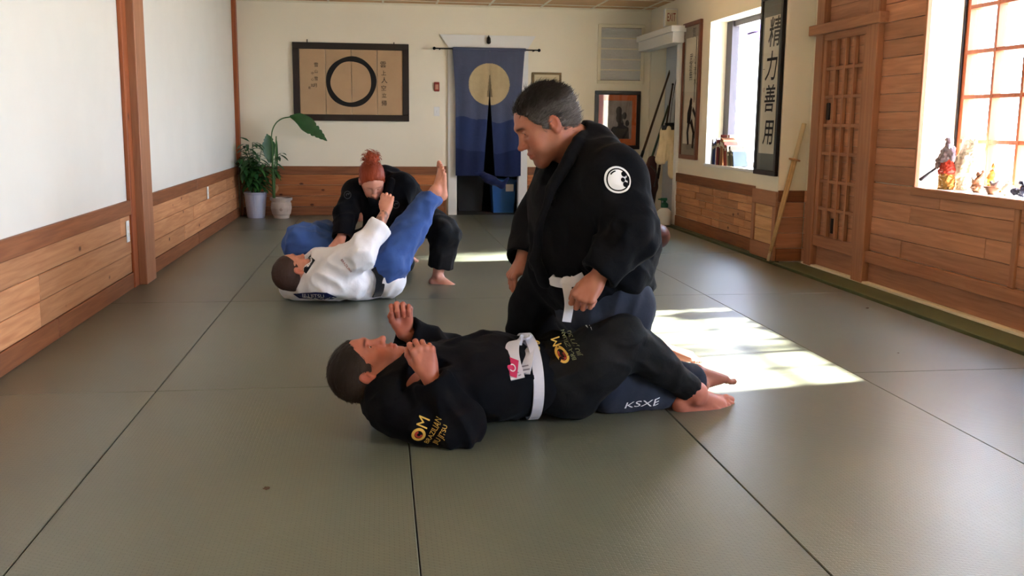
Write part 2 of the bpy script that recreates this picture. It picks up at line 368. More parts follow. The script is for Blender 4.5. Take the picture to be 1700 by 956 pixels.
# ---------------------------------------------------------------- right wall of cedar boards, lattice door, big window
by0, by1, bz0, bz1 = 4.55, 6.55, .80, 2.46
ny0, ny1 = .0, 1.9
wr = MB()
wr.box((XR, by1, -.1), (4.3, py0 + .02, HC + .1)).box((XR, by0, -.1), (4.3, by1, bz0)).box((XR, by0, bz1), (4.3, by1, HC + .1))
wr.box((XR, ny1, -.1), (4.3, by0, HC + .1)).box((XR, ny0, -.1), (4.3, ny1, bz0)).box((XR, ny0, bz1), (4.3, ny1, HC + .1)).box((XR, YN - .15, -.1), (4.3, ny0, HC + .1))
wr = wr.build('wall_right', M['wall'], kind='structure')
for (z0, z1, kd) in ROWS:
    B((XR - (.02 if kd != 'p' else .012), 8.26, z0), (XR, py0 - .02, z1), .003).build('plank' if kd == 'p' else 'rail', M['cedar_y'], wr)
PH = .1345
def cedar(y0, y1, z0, z1, seed, lens=(.9, 2.2), th=.018):
    r = random.Random(seed); z = z0
    while z < z1 - .03:
        zt = min(z + PH, z1); p = y0
        while p < y1 - .01:
            q = min(p + r.uniform(*lens), y1)
            if y1 - q < .3: q = y1
            t_ = th + r.uniform(-.002, .002); c = (XR - t_ / 2, (p + q) / 2, (z + zt) / 2)
            B((XR - t_, p + .0012, z + .0015), (XR, q - .0012, zt - .0015), .003).build('plank', M['cedar_y'], wr, origin=c)
            p = q
        z = zt
cedar(by1 + .03, 7.16, .805, HC, 21)
cedar(by0, 7.16, .262, .805, 22)
cedar(by0, by1, bz1 + .02, HC, 23)
cedar(2.2, by0 - .03, .262, HC, 24)
for p, q in ((2.2, 4.4), (4.4, 7.18)):
    B((XR - .05, p, .168), (XR, q - .002, .258), .004).build('rail', M['trim_y'], wr)
    B((XR - .012, p, .012), (XR, q - .002, .168), .003).build('base_panel', M['cedar_y'], wr)
B((XR - .045, by0 - .03, .745), (XR, by1 + .03, .803), .004).build('sill_rail', M['trim_y'], wr)
B((XR - .035, 5.36, .258), (XR, 5.41, .745), .003).build('batten', M['trim_z'], wr)
B((XR - .03, by1, .803), (XR, by1 + .03, bz1 + .02), .003).build('window_batten', M['trim_z'], wr)
# lattice door
ld = empty('lattice_door', (XR - .03, 7.75, 0), label='tall wooden lattice door of small squares on right wall', cat='door')
LY0, LY1 = 7.34, 8.10
B((XR - .07, 7.16, 0), (XR, LY0 + .0, HC), .005).build('post', M['trim_z'], wr)
B((XR - .07, LY1, 0), (XR, 8.24, HC), .005).build('post', M['trim_z'], wr)
B((XR - .095, 7.10, 2.015), (XR - .002, 8.34, 2.10), .005).build('header_rail', M['trim_y'], wr)
zs = .26; lat = []
z = zs
zb = [.262 + k * .1345 for k in range(14)]
for k, z in enumerate(zb):
    z1 = min(z + .1345, 2.015)
    if z1 - z < .03: continue
    B((XR - .014, LY0, z + .001), (XR, LY1, z1 - .001), .003).build('backing_plank', M['cedar_y'], ld)
B((XR - .012, LY0, .012), (XR, LY1, .20), .003).build('bottom_panel', M['cedar_y'], ld)
B((XR - .055, LY0, .185), (XR - .014, LY1, .285), .004).build('bottom_rail', M['trim_y'], ld)
B((XR - .055, LY0, 1.955), (XR - .014, LY1, 2.015), .004).build('top_rail', M['trim_y'], ld)
for y0, y1 in ((LY0, LY0 + .055), (LY1 - .055, LY1)):
    B((XR - .055, y0, .285), (XR - .014, y1, 1.955), .004).build('stile', M['trim_z'], ld)
for k in (1, 2, 3):
    yy = LY0 + .055 + (LY1 - LY0 - .11) * k / 4
    B((XR - .05, yy - .015, .285), (XR - .018, yy + .015, 1.955), .003).build('muntin', M['trim_z'], ld)
for k in range(1, 7):
    zz_ = .285 + (1.955 - .285) * k / 7
    B((XR - .046, LY0 + .055, zz_ - .014), (XR - .022, LY1 - .055, zz_ + .014), .003).build('crossbar', M['trim_y'], ld)
B((XR - .034, 7.985, 1.285), (XR - .014, 8.035, 1.43), .006).build('pull', M['black'], ld, label='black recessed pull')
B((XR - .024, 7.80, .32), (XR - .014, 7.84, .45), .003).build('latch', M['blackmetal'], ld, label='small dark latch plate')
for p, q in ((7.36, 8.1),):
    z = 2.10
    while z < HC - .03:
        zt = min(z + PH, HC); B((XR - .014, p, z + .001), (XR, q, zt - .001), .003).build('plank', M['cedar_y'], wr); z = zt
# big window: reveal, frame, muntins, panes
w1 = MB()
GX = 4.16
w1.box((GX - .03, by1 - .05, bz0), (GX + .05, by1, bz1)).box((GX - .03, by0, bz0), (GX + .05, by0 + .05, bz1)).box((GX - .03, by0, bz0), (GX + .05, by1, bz0 + .04)).box((GX - .03, by0, bz1 - .05), (GX + .05, by1, bz1))
M['winwood'] = wood('window_wood', srgb(172, 96, 60), srgb(150, 78, 46), 2, knots=False, tint=.04)
w1 = w1.build('window_1', M['winwood'], kind='structure')
cols = 6; pw = (by1 - by0 - .1) / cols
for k in range(1, cols):
    yy = by0 + .05 + pw * k; B((GX - .035, yy - .014, bz0 + .04), (GX + .03, yy + .014, bz1 - .05), .002).build('muntin', M['winwood'], w1)
rows_ = [1.135, 1.445, 1.755, 2.065]
for z in rows_:
    B((GX - .032, by0 + .05, z - .014), (GX + .027, by1 - .05, z + .014), .002).build('glazing_bar', M['winwood'], w1)
zl = [bz0 + .04] + rows_ + [bz1 - .05]
for k in range(cols):
    for j in range(5):
        ya = by0 + .05 + pw * k
        B((GX + .008, ya + .01, zl[j] + .008), (GX + .011, ya + pw - .01, zl[j + 1] - .008)).build('pane', M['glass'], w1)
B((XR - .03, by0 - .01, bz0 - .02), (GX - .03, by1 + .004, bz0 + .004), .003).build('window_sill', M['white'], w1)
B((GX - .05, by1 - .012, bz0), (GX - .03, by1 + .0, bz1), .002).build('stop', M['black'], w1)
# near window on the same wall, behind the camera's right shoulder
w3 = MB().box((GX, ny0, bz0), (GX + .05, ny0 + .05, bz1)).box((GX, ny1 - .05, bz0), (GX + .05, ny1, bz1)).box((GX, ny0, bz0), (GX + .05, ny1, bz0 + .05)).box((GX, ny0, bz1 - .05), (GX + .05, ny1, bz1))
w3 = w3.build('window_3', M['winwood'], kind='structure')
B((GX + .02, ny0 + .04, bz0 + .04), (GX + .024, ny1 - .04, bz1 - .04)).build('pane', M['glass'], w3)
# wall behind the camera, with a wide window
wn0 = MB().box((XL - .15, YN - .15, -.1), (4.3, YN, HC + .1))
wn0 = wn0.build('wall_front', M['wall'], kind='structure')
# ---------------------------------------------------------------- ceiling: tiles hung in a white grid
ce = B((XL - .1, YN - .1, HC + .03), (4.3, YB + .1, HC + .12)).build('ceiling', mat('ceiling_deck', srgb(150, 120, 90), .8), kind='structure')
M['tile'] = mat('tan_ceiling_tile', srgb(206, 168, 124), .8, bump=(160, .3), var=(9, .06))
TW = .69; xs = [XL]; x = W(547, 5, 2, HC).x - 3 * TW
GX0 = W(812, 9, 2, HC).x % TW
xg = [k * TW + GX0 for k in range(-4, 7) if XL < k * TW + GX0 < XR]
xe = [XL] + xg + [XR]; yg = [YB - .30 - TW * k for k in range(0, 24)]; ye = [YB] + [y for y in yg if y > YN] + [YN]
for i in range(len(xe) - 1):
    for j in range(len(ye) - 1):
        c = ((xe[i] + xe[i + 1]) / 2, (ye[j] + ye[j + 1]) / 2, HC + .01)
        B((xe[i] + .010, ye[j + 1] + .010, HC + .002), (xe[i + 1] - .010, ye[j] - .010, HC + .03), .003).build('ceiling_tile', M['tile'], ce, origin=c)
for x in xg: B((x - .013, YN, HC - .006), (x + .013, YB, HC + .004)).build('grid_bar', M['cream'], ce)
for y in ye[1:-1]: B((XL, y - .013, HC - .005), (XR, y + .013, HC + .003)).build('grid_bar', M['cream'], ce)
B((XL, YB - .02, HC - .02), (XR, YB, HC + .004)).build('trim_1', M['cream'], kind='structure')

# ================================================================ figures: smooth blended solids turned into one surface
def V(*a): return np.array(a[0] if len(a) == 1 else a, dtype=float)
def nrm(v): v = V(v); return v / (np.linalg.norm(v) + 1e-12)
class SDF:
    def __init__(s, h): s.p = []; s.h = h
    def cap(s, a, b, r1, r2=None, k=.02, op='u', flat=None):     # flat = (axis, factor): section narrowed by factor along axis
        s.p.append(('c', V(a), V(b), r1, r1 if r2 is None else r2, flat, k, op)); return s
    def chain(s, pts, rs, k=.02, op='u', flat=None):
        for i in range(len(pts) - 1): s.cap(pts[i], pts[i + 1], rs[i], rs[i + 1], k, op, flat)
        return s
    def ell(s, c, r, R_=None, k=.02, op='u'):                    # R_ rows = local axes
        s.p.append(('e', V(c), V(r) if np.ndim(r) else V(r, r, r), np.eye(3) if R_ is None else np.array(R_), k, op)); return s
    def slab(s, c, n, k=.004, op='s', ext=.3):                   # removes what lies on the +n side of c, within ext
        s.p.append(('h', V(c), nrm(n), ext, k, op)); return s
    def box(s, c, hx, R_=None, r=.005, k=.01, op='u'):
        s.p.append(('b', V(c), V(hx), np.eye(3) if R_ is None else np.array(R_), r, k, op)); return s
    def bounds(s, p):
        if p[0] == 'c': m = max(p[3], p[4]); return np.minimum(p[1], p[2]) - m, np.maximum(p[1], p[2]) + m
        if p[0] == 'e': m = p[2].max(); return p[1] - m, p[1] + m
        if p[0] == 'b': m = np.linalg.norm(p[2]); return p[1] - m, p[1] + m
        return p[1] - p[3], p[1] + p[3]
    def grid(s):
        us = [s.bounds(p) for p in s.p if p[-1] == 'u']; h = s.h
        lo = np.min([u[0] for u in us], 0) - 3 * h; hi = np.max([u[1] for u in us], 0) + 3 * h
        n = np.ceil((hi - lo) / h).astype(int) + 1
        D = np.full(n, 9.0, dtype=np.float32); ax = [(lo[i] + np.arange(n[i]) * h).astype(np.float32) for i in range(3)]
        for p in s.p:
            k = p[-2]; a, b = s.bounds(p); m = k + 4 * h
            i0 = np.maximum(((a - m - lo) / h).astype(int), 0); i1 = np.minimum(((b + m - lo) / h).astype(int) + 1, n)
            if np.any(i1 <= i0): continue
            sl = tuple(slice(i0[i], i1[i]) for i in range(3))
            X = ax[0][sl[0]][:, None, None]; Y = ax[1][sl[1]][None, :, None]; Z = ax[2][sl[2]][None, None, :]
            if p[0] == 'c':
                ba = p[2] - p[1]; L2 = ba @ ba + 1e-12
                x = X - p[1][0]; y = Y - p[1][1]; z = Z - p[1][2]
                t = np.clip((x * ba[0] + y * ba[1] + z * ba[2]) / L2, 0, 1)
                x = x - t * ba[0]; y = y - t * ba[1]; z = z - t * ba[2]
                q = x * x + y * y + z * z
                if p[5] is not None:
                    nn = nrm(p[5][0]); c_ = x * nn[0] + y * nn[1] + z * nn[2]; q = q + c_ * c_ * (1 / p[5][1] ** 2 - 1)
                d = np.sqrt(q) - (p[3] + t * (p[4] - p[3]))
                if p[5] is not None: d = d * (p[5][1] ** .5)
            elif p[0] == 'e':
                x = X - p[1][0]; y = Y - p[1][1]; z = Z - p[1][2]; A = p[3]; r = p[2]
                u = [(x * A[i][0] + y * A[i][1] + z * A[i][2]) for i in range(3)]
                k0 = np.sqrt(sum((u[i] / r[i]) ** 2 for i in range(3))); k1 = np.sqrt(sum((u[i] / r[i] ** 2) ** 2 for i in range(3))) + 1e-9
                d = k0 * (k0 - 1) / k1
            elif p[0] == 'b':
                x = X - p[1][0]; y = Y - p[1][1]; z = Z - p[1][2]; A = p[3]; hx = p[2] - p[4]
                u = [np.abs(x * A[i][0] + y * A[i][1] + z * A[i][2]) - hx[i] for i in range(3)]
                d = np.sqrt(sum(np.maximum(q_, 0) ** 2 for q_ in u)) + np.minimum(np.maximum(np.maximum(u[0], u[1]), u[2]), 0) - p[4]
            else:
                d = -((X - p[1][0]) * p[2][0] + (Y - p[1][1]) * p[2][1] + (Z - p[1][2]) * p[2][2])
                rr = np.sqrt((X - p[1][0]) ** 2 + (Y - p[1][1]) ** 2 + (Z - p[1][2]) ** 2) - p[3]
                d = np.maximum(d, rr)
            g = D[sl]
            if p[-1] == 'u':
                hh = np.maximum(k - np.abs(g - d), 0) / k; D[sl] = np.minimum(g, d) - hh * hh * k * .25
            else:
                d2 = -d; hh = np.maximum(k - np.abs(g - d2), 0) / k; D[sl] = np.maximum(g, d2) + hh * hh * k * .25
        return D, lo
    def surface(s):
        D, lo = s.grid(); h = s.h
        N = D < 0
        cell = np.zeros(tuple(np.array(D.shape) - 1), bool); c8 = [N[i:i - 1 or None, j:j - 1 or None, k:k - 1 or None] for i in (0, 1) for j in (0, 1) for k in (0, 1)]
        al = np.logical_and.reduce(c8); an = np.logical_or.reduce(c8); cell = an & ~al
        idx = np.argwhere(cell); vid = np.full(cell.shape, -1, np.int64); vid[cell] = np.arange(len(idx))
        acc = np.zeros((len(idx), 3)); cnt = np.zeros(len(idx))
        val = {(i, j, k): D[idx[:, 0] + i, idx[:, 1] + j, idx[:, 2] + k] for i in (0, 1) for j in (0, 1) for k in (0, 1)}
        for a in range(3):
            o = [b for b in range(3) if b != a]
            for u in (0, 1):
                for v in (0, 1):
                    c0 = [0, 0, 0]; c0[o[0]] = u; c0[o[1]] = v; c1 = list(c0); c1[a] = 1
                    d0 = val[tuple(c0)]; d1 = val[tuple(c1)]; m = (d0 < 0) != (d1 < 0)
                    t = np.where(m, d0 / np.where(m, d0 - d1, 1), 0)
                    pt = np.tile(np.array(c0, float), (len(idx), 1)); pt[:, a] = t
                    acc[m] += pt[m]; cnt[m] += 1
        vs = lo + (idx + acc / cnt[:, None]) * h
        fs = []
        for a in range(3):
            sl0 = [slice(None)] * 3; sl1 = [slice(None)] * 3; sl0[a] = slice(0, -1); sl1[a] = slice(1, None)
            m = N[tuple(sl0)] != N[tuple(sl1)]; e = np.argwhere(m); inside = N[tuple(sl0)][m]
            b, c = [(1, 2), (2, 0), (0, 1)][a]
            ok = (e[:, b] > 0) & (e[:, c] > 0) & (e[:, b] < D.shape[b] - 1) & (e[:, c] < D.shape[c] - 1); e = e[ok]; inside = inside[ok]
            def g(db, dc):
                q = e.copy(); q[:, b] += db; q[:, c] += dc; return vid[q[:, 0], q[:, 1], q[:, 2]]
            q = np.stack([g(-1, -1), g(0, -1), g(0, 0), g(-1, 0)], 1)
            q[~inside] = q[~inside][:, ::-1]; fs.append(q)
        fs = np.concatenate(fs); fs = fs[(fs >= 0).all(1)]
        return vs, fs
def vnoise(p, seed=0):                            # smooth value noise, vectorised
    r = np.random.default_rng(seed).uniform(-1, 1, (32, 32, 32)); f = np.floor(p).astype(int); t = p - f; t = t * t * (3 - 2 * t); f &= 31; g = (f + 1) & 31
    o = 0
    for i in (0, 1):
        for j in (0, 1):
            for k in (0, 1):
                o = o + r[(g if i else f)[:, 0], (g if j else f)[:, 1], (g if k else f)[:, 2]] * (t[:, 0] if i else 1 - t[:, 0]) * (t[:, 1] if j else 1 - t[:, 1]) * (t[:, 2] if k else 1 - t[:, 2])
    return o
def vnormals(vs, fs):
    a = vs[fs[:, 2]] - vs[fs[:, 0]]; b = vs[fs[:, 3]] - vs[fs[:, 1]]; n = np.cross(a, b); o = np.zeros_like(vs)
    for i in range(4): np.add.at(o, fs[:, i], n)
    return o / (np.linalg.norm(o, axis=1)[:, None] + 1e-12)
def relax(vs, fs, it=1, lam=.5):
    for _ in range(it):
        s_ = np.zeros_like(vs); c = np.zeros(len(vs))
        for i in range(4):
            a = fs[:, i]; b = fs[:, (i + 1) % 4]
            np.add.at(s_, a, vs[b]); np.add.at(s_, b, vs[a]); np.add.at(c, a, 1); np.add.at(c, b, 1)
        vs = vs + lam * (s_ / np.maximum(c, 1)[:, None] - vs)
    return vs
def cloth(vs, fs, folds, base=.004, seed=1, sc=9):
    """folds: list of (centre, radius, direction, wavelength, amplitude): ridges running along `direction` near a joint"""
    n = vnormals(vs, fs); d = base * vnoise(vs * sc, seed) + base * .5 * vnoise(vs * sc * 2.3, seed + 1) + base * 1.2 * (.5 - 2 * np.abs(vnoise(vs * sc * V(1.1, 1.1, .7) + 3.1, seed + 2)))
    for i, (c, r, dr, wl2, am) in enumerate(folds):
        q = vs - V(c); w_ = np.exp(-(q ** 2).sum(1) / (r * r)); dr = nrm(dr)
        al = q @ dr; pr = q - al[:, None] * dr
        t1 = np.cross(dr, [.3, .5, .8]); t1 = nrm(t1); t2 = np.cross(dr, t1)
        ph = vnoise(np.stack([pr @ t1 / wl2 * .8, pr @ t2 / wl2 * .8, al / wl2 * .22], 1) + 7.3 * i, seed + 5 + i)
        d = d + am * w_ * (1 - 2.4 * np.abs(ph))
    return vs + n * d[:, None]
def sdfmesh(parts, name, mat, parent, col=None, origin=None):
    """parts: list of (vs, fs[, cols]) joined into one smooth mesh"""
    n = 0; VV = []; FF = []; CC = []
    for q in parts:
        VV.append(q[0]); FF.append(q[1] + n); n += len(q[0])
        CC.append(q[2] if len(q) > 2 else np.ones((len(q[0]), 3)))
    vs = np.concatenate(VV); fs = np.concatenate(FF); cc = np.concatenate(CC)
    o0 = np.array(world_loc(parent)) if parent is not None else np.zeros(3)
    me = bpy.data.meshes.new(name); me.vertices.add(len(vs)); me.vertices.foreach_set('co', (vs - o0).ravel())
    me.loops.add(fs.size); me.loops.foreach_set('vertex_index', fs.ravel()); me.polygons.add(len(fs))
    me.polygons.foreach_set('loop_start', np.arange(0, fs.size, 4)); me.update(calc_edges=True)
    me.polygons.foreach_set('use_smooth', [True] * len(fs))
    at = me.color_attributes.new('Tone', 'FLOAT_COLOR', 'POINT'); at.data.foreach_set('color', np.concatenate([cc, np.ones((len(cc), 1))], 1).ravel())
    for m in (mat if isinstance(mat, (list, tuple)) else [mat]): me.materials.append(m)
    o = bpy.data.objects.new(name, me); C.objects.link(o)
    if parent is not None: o.parent = parent
    return o
def skinmat(name, col, rough=.5):
    m = bpy.data.materials.new(name); m.use_nodes = True; nt = m.node_tree; n = nt.nodes; l = nt.links; b = n['Principled BSDF']
    vc = n.new('ShaderNodeVertexColor'); vc.layer_name = 'Tone'; t = n.new('ShaderNodeTexCoord')
    ns = n.new('ShaderNodeTexNoise'); ns.inputs['Scale'].default_value = 22; ns.inputs['Detail'].default_value = 5; l.new(t.outputs['Object'], ns.inputs['Vector'])
    rp = n.new('ShaderNodeValToRGB'); rp.color_ramp.elements[0].position = .3; rp.color_ramp.elements[1].position = .7
    rp.color_ramp.elements[0].color = (col[0] * .92, col[1] * .82, col[2] * .8, 1); rp.color_ramp.elements[1].color = (min(1, col[0] * 1.05), col[1] * 1.05, col[2] * 1.05, 1); l.new(ns.outputs[0], rp.inputs[0])
    mx = n.new('ShaderNodeMix'); mx.data_type = 'RGBA'; mx.blend_type = 'MULTIPLY'; mx.inputs[0].default_value = 1
    l.new(rp.outputs[0], mx.inputs[6]); l.new(vc.outputs[0], mx.inputs[7]); l.new(mx.outputs[2], b.inputs['Base Color'])
    b.inputs['Roughness'].default_value = rough; b.inputs['Specular IOR Level'].default_value = .4
    b.inputs['Subsurface Weight'].default_value = .12; b.inputs['Subsurface Radius'].default_value = (.02, .007, .004); b.inputs['Subsurface Scale'].default_value = .5
    n2 = n.new('ShaderNodeTexNoise'); n2.inputs['Scale'].default_value = 300; l.new(t.outputs['Object'], n2.inputs['Vector'])
    bp = n.new('ShaderNodeBump'); bp.inputs['Strength'].default_value = .2; bp.inputs['Distance'].default_value = .0008; l.new(n2.outputs[0], bp.inputs['Height']); l.new(bp.outputs[0], b.inputs['Normal'])
    return m
def hairmat(name, c1, c2, rough=.6):
    m = mat(name, c1, rough, .25); nt = m.node_tree; n = nt.nodes; l = nt.links; b = n['Principled BSDF']
    vc = n.new('ShaderNodeVertexColor'); vc.layer_name = 'Tone'; mx = n.new('ShaderNodeMix'); mx.data_type = 'RGBA'
    sp = n.new('ShaderNodeSeparateColor'); l.new(vc.outputs[0], sp.inputs[0]); l.new(sp.outputs[0], mx.inputs[0])
    mx.inputs[6].default_value = c2; mx.inputs[7].default_value = c1; l.new(mx.outputs[2], b.inputs['Base Color'])
    return m
def clothmat(name, col, rough=.85, weave=900, spec=.25, sheen=.3, var=.05):
    m = mat(name, col, rough, spec, var=(14, var)); nt = m.node_tree; n = nt.nodes; l = nt.links; b = n['Principled BSDF']
    t = n.new('ShaderNodeTexCoord'); ns = n.new('ShaderNodeTexNoise'); ns.inputs['Scale'].default_value = weave; l.new(t.outputs['Object'], ns.inputs['Vector'])
    n2 = n.new('ShaderNodeTexNoise'); n2.inputs['Scale'].default_value = 28; n2.inputs['Detail'].default_value = 4; n2.inputs['Distortion'].default_value = .6; l.new(t.outputs['Object'], n2.inputs['Vector'])
    ad = n.new('ShaderNodeMath'); ad.operation = 'MULTIPLY_ADD'; l.new(n2.outputs[0], ad.inputs[0]); ad.inputs[1].default_value = 5; l.new(ns.outputs[0], ad.inputs[2])
    bp = n.new('ShaderNodeBump'); bp.inputs['Strength'].default_value = .35; bp.inputs['Distance'].default_value = .0015; l.new(ad.outputs[0], bp.inputs['Height']); l.new(bp.outputs[0], b.inputs['Normal'])
    b.inputs['Sheen Weight'].default_value = sheen; b.inputs['Sheen Roughness'].default_value = .5
    return m

class Head:
    """a head frame: origin between the ears, fwd = where the face looks, up = towards the crown; unit 1 = adult head"""
    def __init__(s, c, fwd, up, sc=1.0):
        s.c = V(c); s.x = nrm(fwd); u = V(up); s.z = nrm(u - (u @ s.x) * s.x); s.y = np.cross(s.z, s.x); s.s = sc
        s.R = np.array([s.x, s.y, s.z])
    def __call__(s, x, y, z): return s.c + s.s * (x * s.x + y * s.y + z * s.z)
    def local(s, vs): return (vs - s.c) @ s.R.T / s.s
def head_surface(H, neck, neck_r=.062, h=.0028, female=False, closed=.5, jaw=1.0):
    s = H.s; f = SDF(h); q = H; R_ = H.R
    def E(x, y, z, rx, ry, rz, k=.015, op='u', sym=False):
        for sg in ((1, -1) if sym else (1,)): f.ell(q(x, y * sg, z), V(rx, ry, rz) * s, R_, k * s, op)
    def K(a, b, r1, r2, k=.012, op='u', sym=False):
        for sg in ((1, -1) if sym else (1,)): f.cap(q(a[0], a[1] * sg, a[2]), q(b[0], b[1] * sg, b[2]), r1 * s, r2 * s, k * s, op)
    E(-.018, 0, .034, .099, .077, .087)
    E(.030, 0, .030, .062, .066, .070, .03)
    E(.028, 0, -.030, .064, .058, .080, .03)
    K((-.012, .050, -.052), (.066, .016 if not female else .010, -.098), .020 * jaw, .017 * jaw, .03, sym=True)
    K((.072, -.010, -.102), (.072, .010, -.102), .0165 * jaw, .0165 * jaw, .018)
    K((.090 if not female else .084, .008, .033), (.069, .044, .029), .011 if not female else .006, .009, .014, sym=True)         # brow
    E(.058, .044, -.020, .022, .018, .018, .02, sym=True)                                             # cheekbone
    E(.060, .030, -.055, .024, .022, .026, .025, sym=True)
    E(.094, .031, .009, .018, .018, .0135, .013, 's', sym=True)                                        # eye sockets
    K((.086, 0, .020), (.108, 0, -.026), .0075, .0105, .010)                                           # nose
    E(.112, 0, -.028, .0125, .0115, .0105, .006); E(.098, .0115, -.032, .0125, .0075, .0085, .005, sym=True)
    E(.101, .0075, -.0415, .004, .0035, .004, .002, 's', sym=True)
    E(.073, .031, .0085, .0145, .0148, .0138, .003, sym=True)                                          # lids over the eyeballs
    K((.0865, .019, .0155), (.0805, .044, .0150), .0030, .0026, .003, sym=True)
    K((.0865, .020, .0010), (.0805, .043, .0020), .0024, .0022, .003, sym=True)
    if closed < .9: E(.0885, .031, .0085, .006, .0115, .0048 * (1 - closed), .0025, 's', sym=True)
    E(.082, 0, -.066, .018, .027, .020, .012)                                                         # mouth mound
    K((.0965, -.012, -.0595), (.0965, .012, -.0595), .0055, .0055, .004); K((.089, .012, -.061), (.0965, .004, -.0595), .0035, .005, .004, sym=True)
    K((.094, -.010, -.0735), (.094, .010, -.0735), .0065, .0065, .004)
    K((.105, -.016, -.0665), (.105, .016, -.0665), .0016, .0016, .002, 's'); K((.0985, .016, -.0665), (.086, .027, -.0685), .0022, .0016, .003, 's', sym=True)
    # ears
    for sg in (1, -1):
        Re = np.array([nrm(R_[0] * .97 - sg * R_[1] * .22), nrm(sg * R_[0] * .22 + R_[1] * .97), R_[2]])
        f.ell(q(-.010, sg * .078, -.003), V(.019, .0095, .031) * s, Re, .006 * s); f.ell(q(-.005, sg * .0885, .003), V(.0125, .0085, .020) * s, Re, .003 * s, 's'); f.cap(q(.003, sg * .082, -.006), q(.004, sg * .081, -.002), .0045 * s, .004 * s, .003 * s)
        f.cap(q(-.004, sg * .078, -.024), q(-.004, sg * .076, -.030), .008 * s, .006 * s, .005 * s); f.cap(q(.004, sg * .075, -.004), q(.004, sg * .077, -.010), .005 * s, .004 * s, .004 * s)
    f.cap(q(-.030, 0, -.045), neck, neck_r * s * .95, neck_r * s * 1.12, .03 * s); f.cap(q(-.012, 0, -.075), V(neck) + .035 * s * H.x, .045 * s, .052 * s, .03 * s)
    vs, fs = f.surface(); vs = relax(vs, fs, 1, .35)
    L = H.local(vs); c = np.ones((len(vs), 3))
    def blend(w_, col):
        w_ = np.clip(w_, 0, 1)[:, None]; c[:] = c * (1 - w_) + np.array(col) * w_
    g = lambda p, r: np.exp(-(((L - np.array(p)) / np.array(r)) ** 2).sum(1))
    ay = np.abs(L[:, 1]); La = np.stack([L[:, 0], ay, L[:, 2]], 1)
    ga = lambda p, r: np.exp(-(((La - np.array(p)) / np.array(r)) ** 2).sum(1))
    blend(.55 * ga((.075, .04, -.030), (.03, .025, .022)), (1.0, .72, .68)); blend(.6 * g((.11, 0, -.03), (.018, .018, .018)), (1.0, .70, .66)); blend(.6 * ga((-.01, .085, 0), (.03, .012, .035)), (1.02, .66, .60))
    blend(1.1 * g((.097, 0, -.066), (.012, .024, .0105)), (.86, .48, .46))
    return vs, fs, c, L
def add_brows(c, L, col, zc=.031, amt=.85):
    ay = np.abs(L[:, 1]); d = ((L[:, 2] - (zc + .10 * (.028 - ay) * (ay > .028) - .16 * (.028 - ay) * (ay <= .028) * 0)) / .0052) ** 2 + ((ay - .028) / .019) ** 4
    w_ = (amt * np.exp(-d) * (L[:, 0] > .05))[:, None]; c[:] = c * (1 - w_) + np.array(col) * w_
def add_stubble(c, L, col, amt=.4):
    w_ = np.clip((-.045 - L[:, 2]) / .02, 0, 1) * np.clip((L[:, 0] + .0) / .03, 0, 1) * (L[:, 2] > -.13)
    w_ = np.maximum(w_, .8 * np.exp(-((L[:, 2] + .052) / .006) ** 2 - (L[:, 1] / .028) ** 2) * (L[:, 0] > .08)); lips = np.exp(-((L[:, 2] + .066) / .010) ** 2 - (L[:, 1] / .024) ** 4) * (L[:, 0] > .085)
    w_ = (amt * w_ * (1 - lips))[:, None]; c[:] = c * (1 - w_) + np.array(col) * w_
def eyeballs(H, parent, iris, gaze=(1, 0, 0), name='eye'):
    for sg in (1, -1):
        c = H(.0735, .031 * sg, .0085); bm = bmesh.new(); bmesh.ops.create_uvsphere(bm, u_segments=24, v_segments=16, radius=.0134 * H.s)
        gz = nrm(gaze[0] * H.x + gaze[1] * H.y + gaze[2] * H.z); rot = Vector(gz).to_track_quat('Z', 'Y').to_matrix()
        mb = MB(); vs = [Vector(c) + rot @ v.co for v in bm.verts]
        mb.frombm(bm); mb.v = [tuple(v) for v in vs]
        for i, fc in enumerate(mb.f):
            m_ = sum((Vector(mb.v[k]) - Vector(c) for k in fc), Vector()).normalized().dot(Vector(gz)); mb.m[i] = 2 if m_ > .975 else 1 if m_ > .88 else 0
        mb.build(name, [M['sclera'], iris, M['pupil']], parent, smooth=True)
M['sclera'] = mat('eye_white', srgb(206, 190, 182), .25); M['pupil'] = mat('pupil', (.004, .003, .003, 1), .1)
M['brown_iris'] = mat('brown_iris', srgb(60, 36, 22), .15)

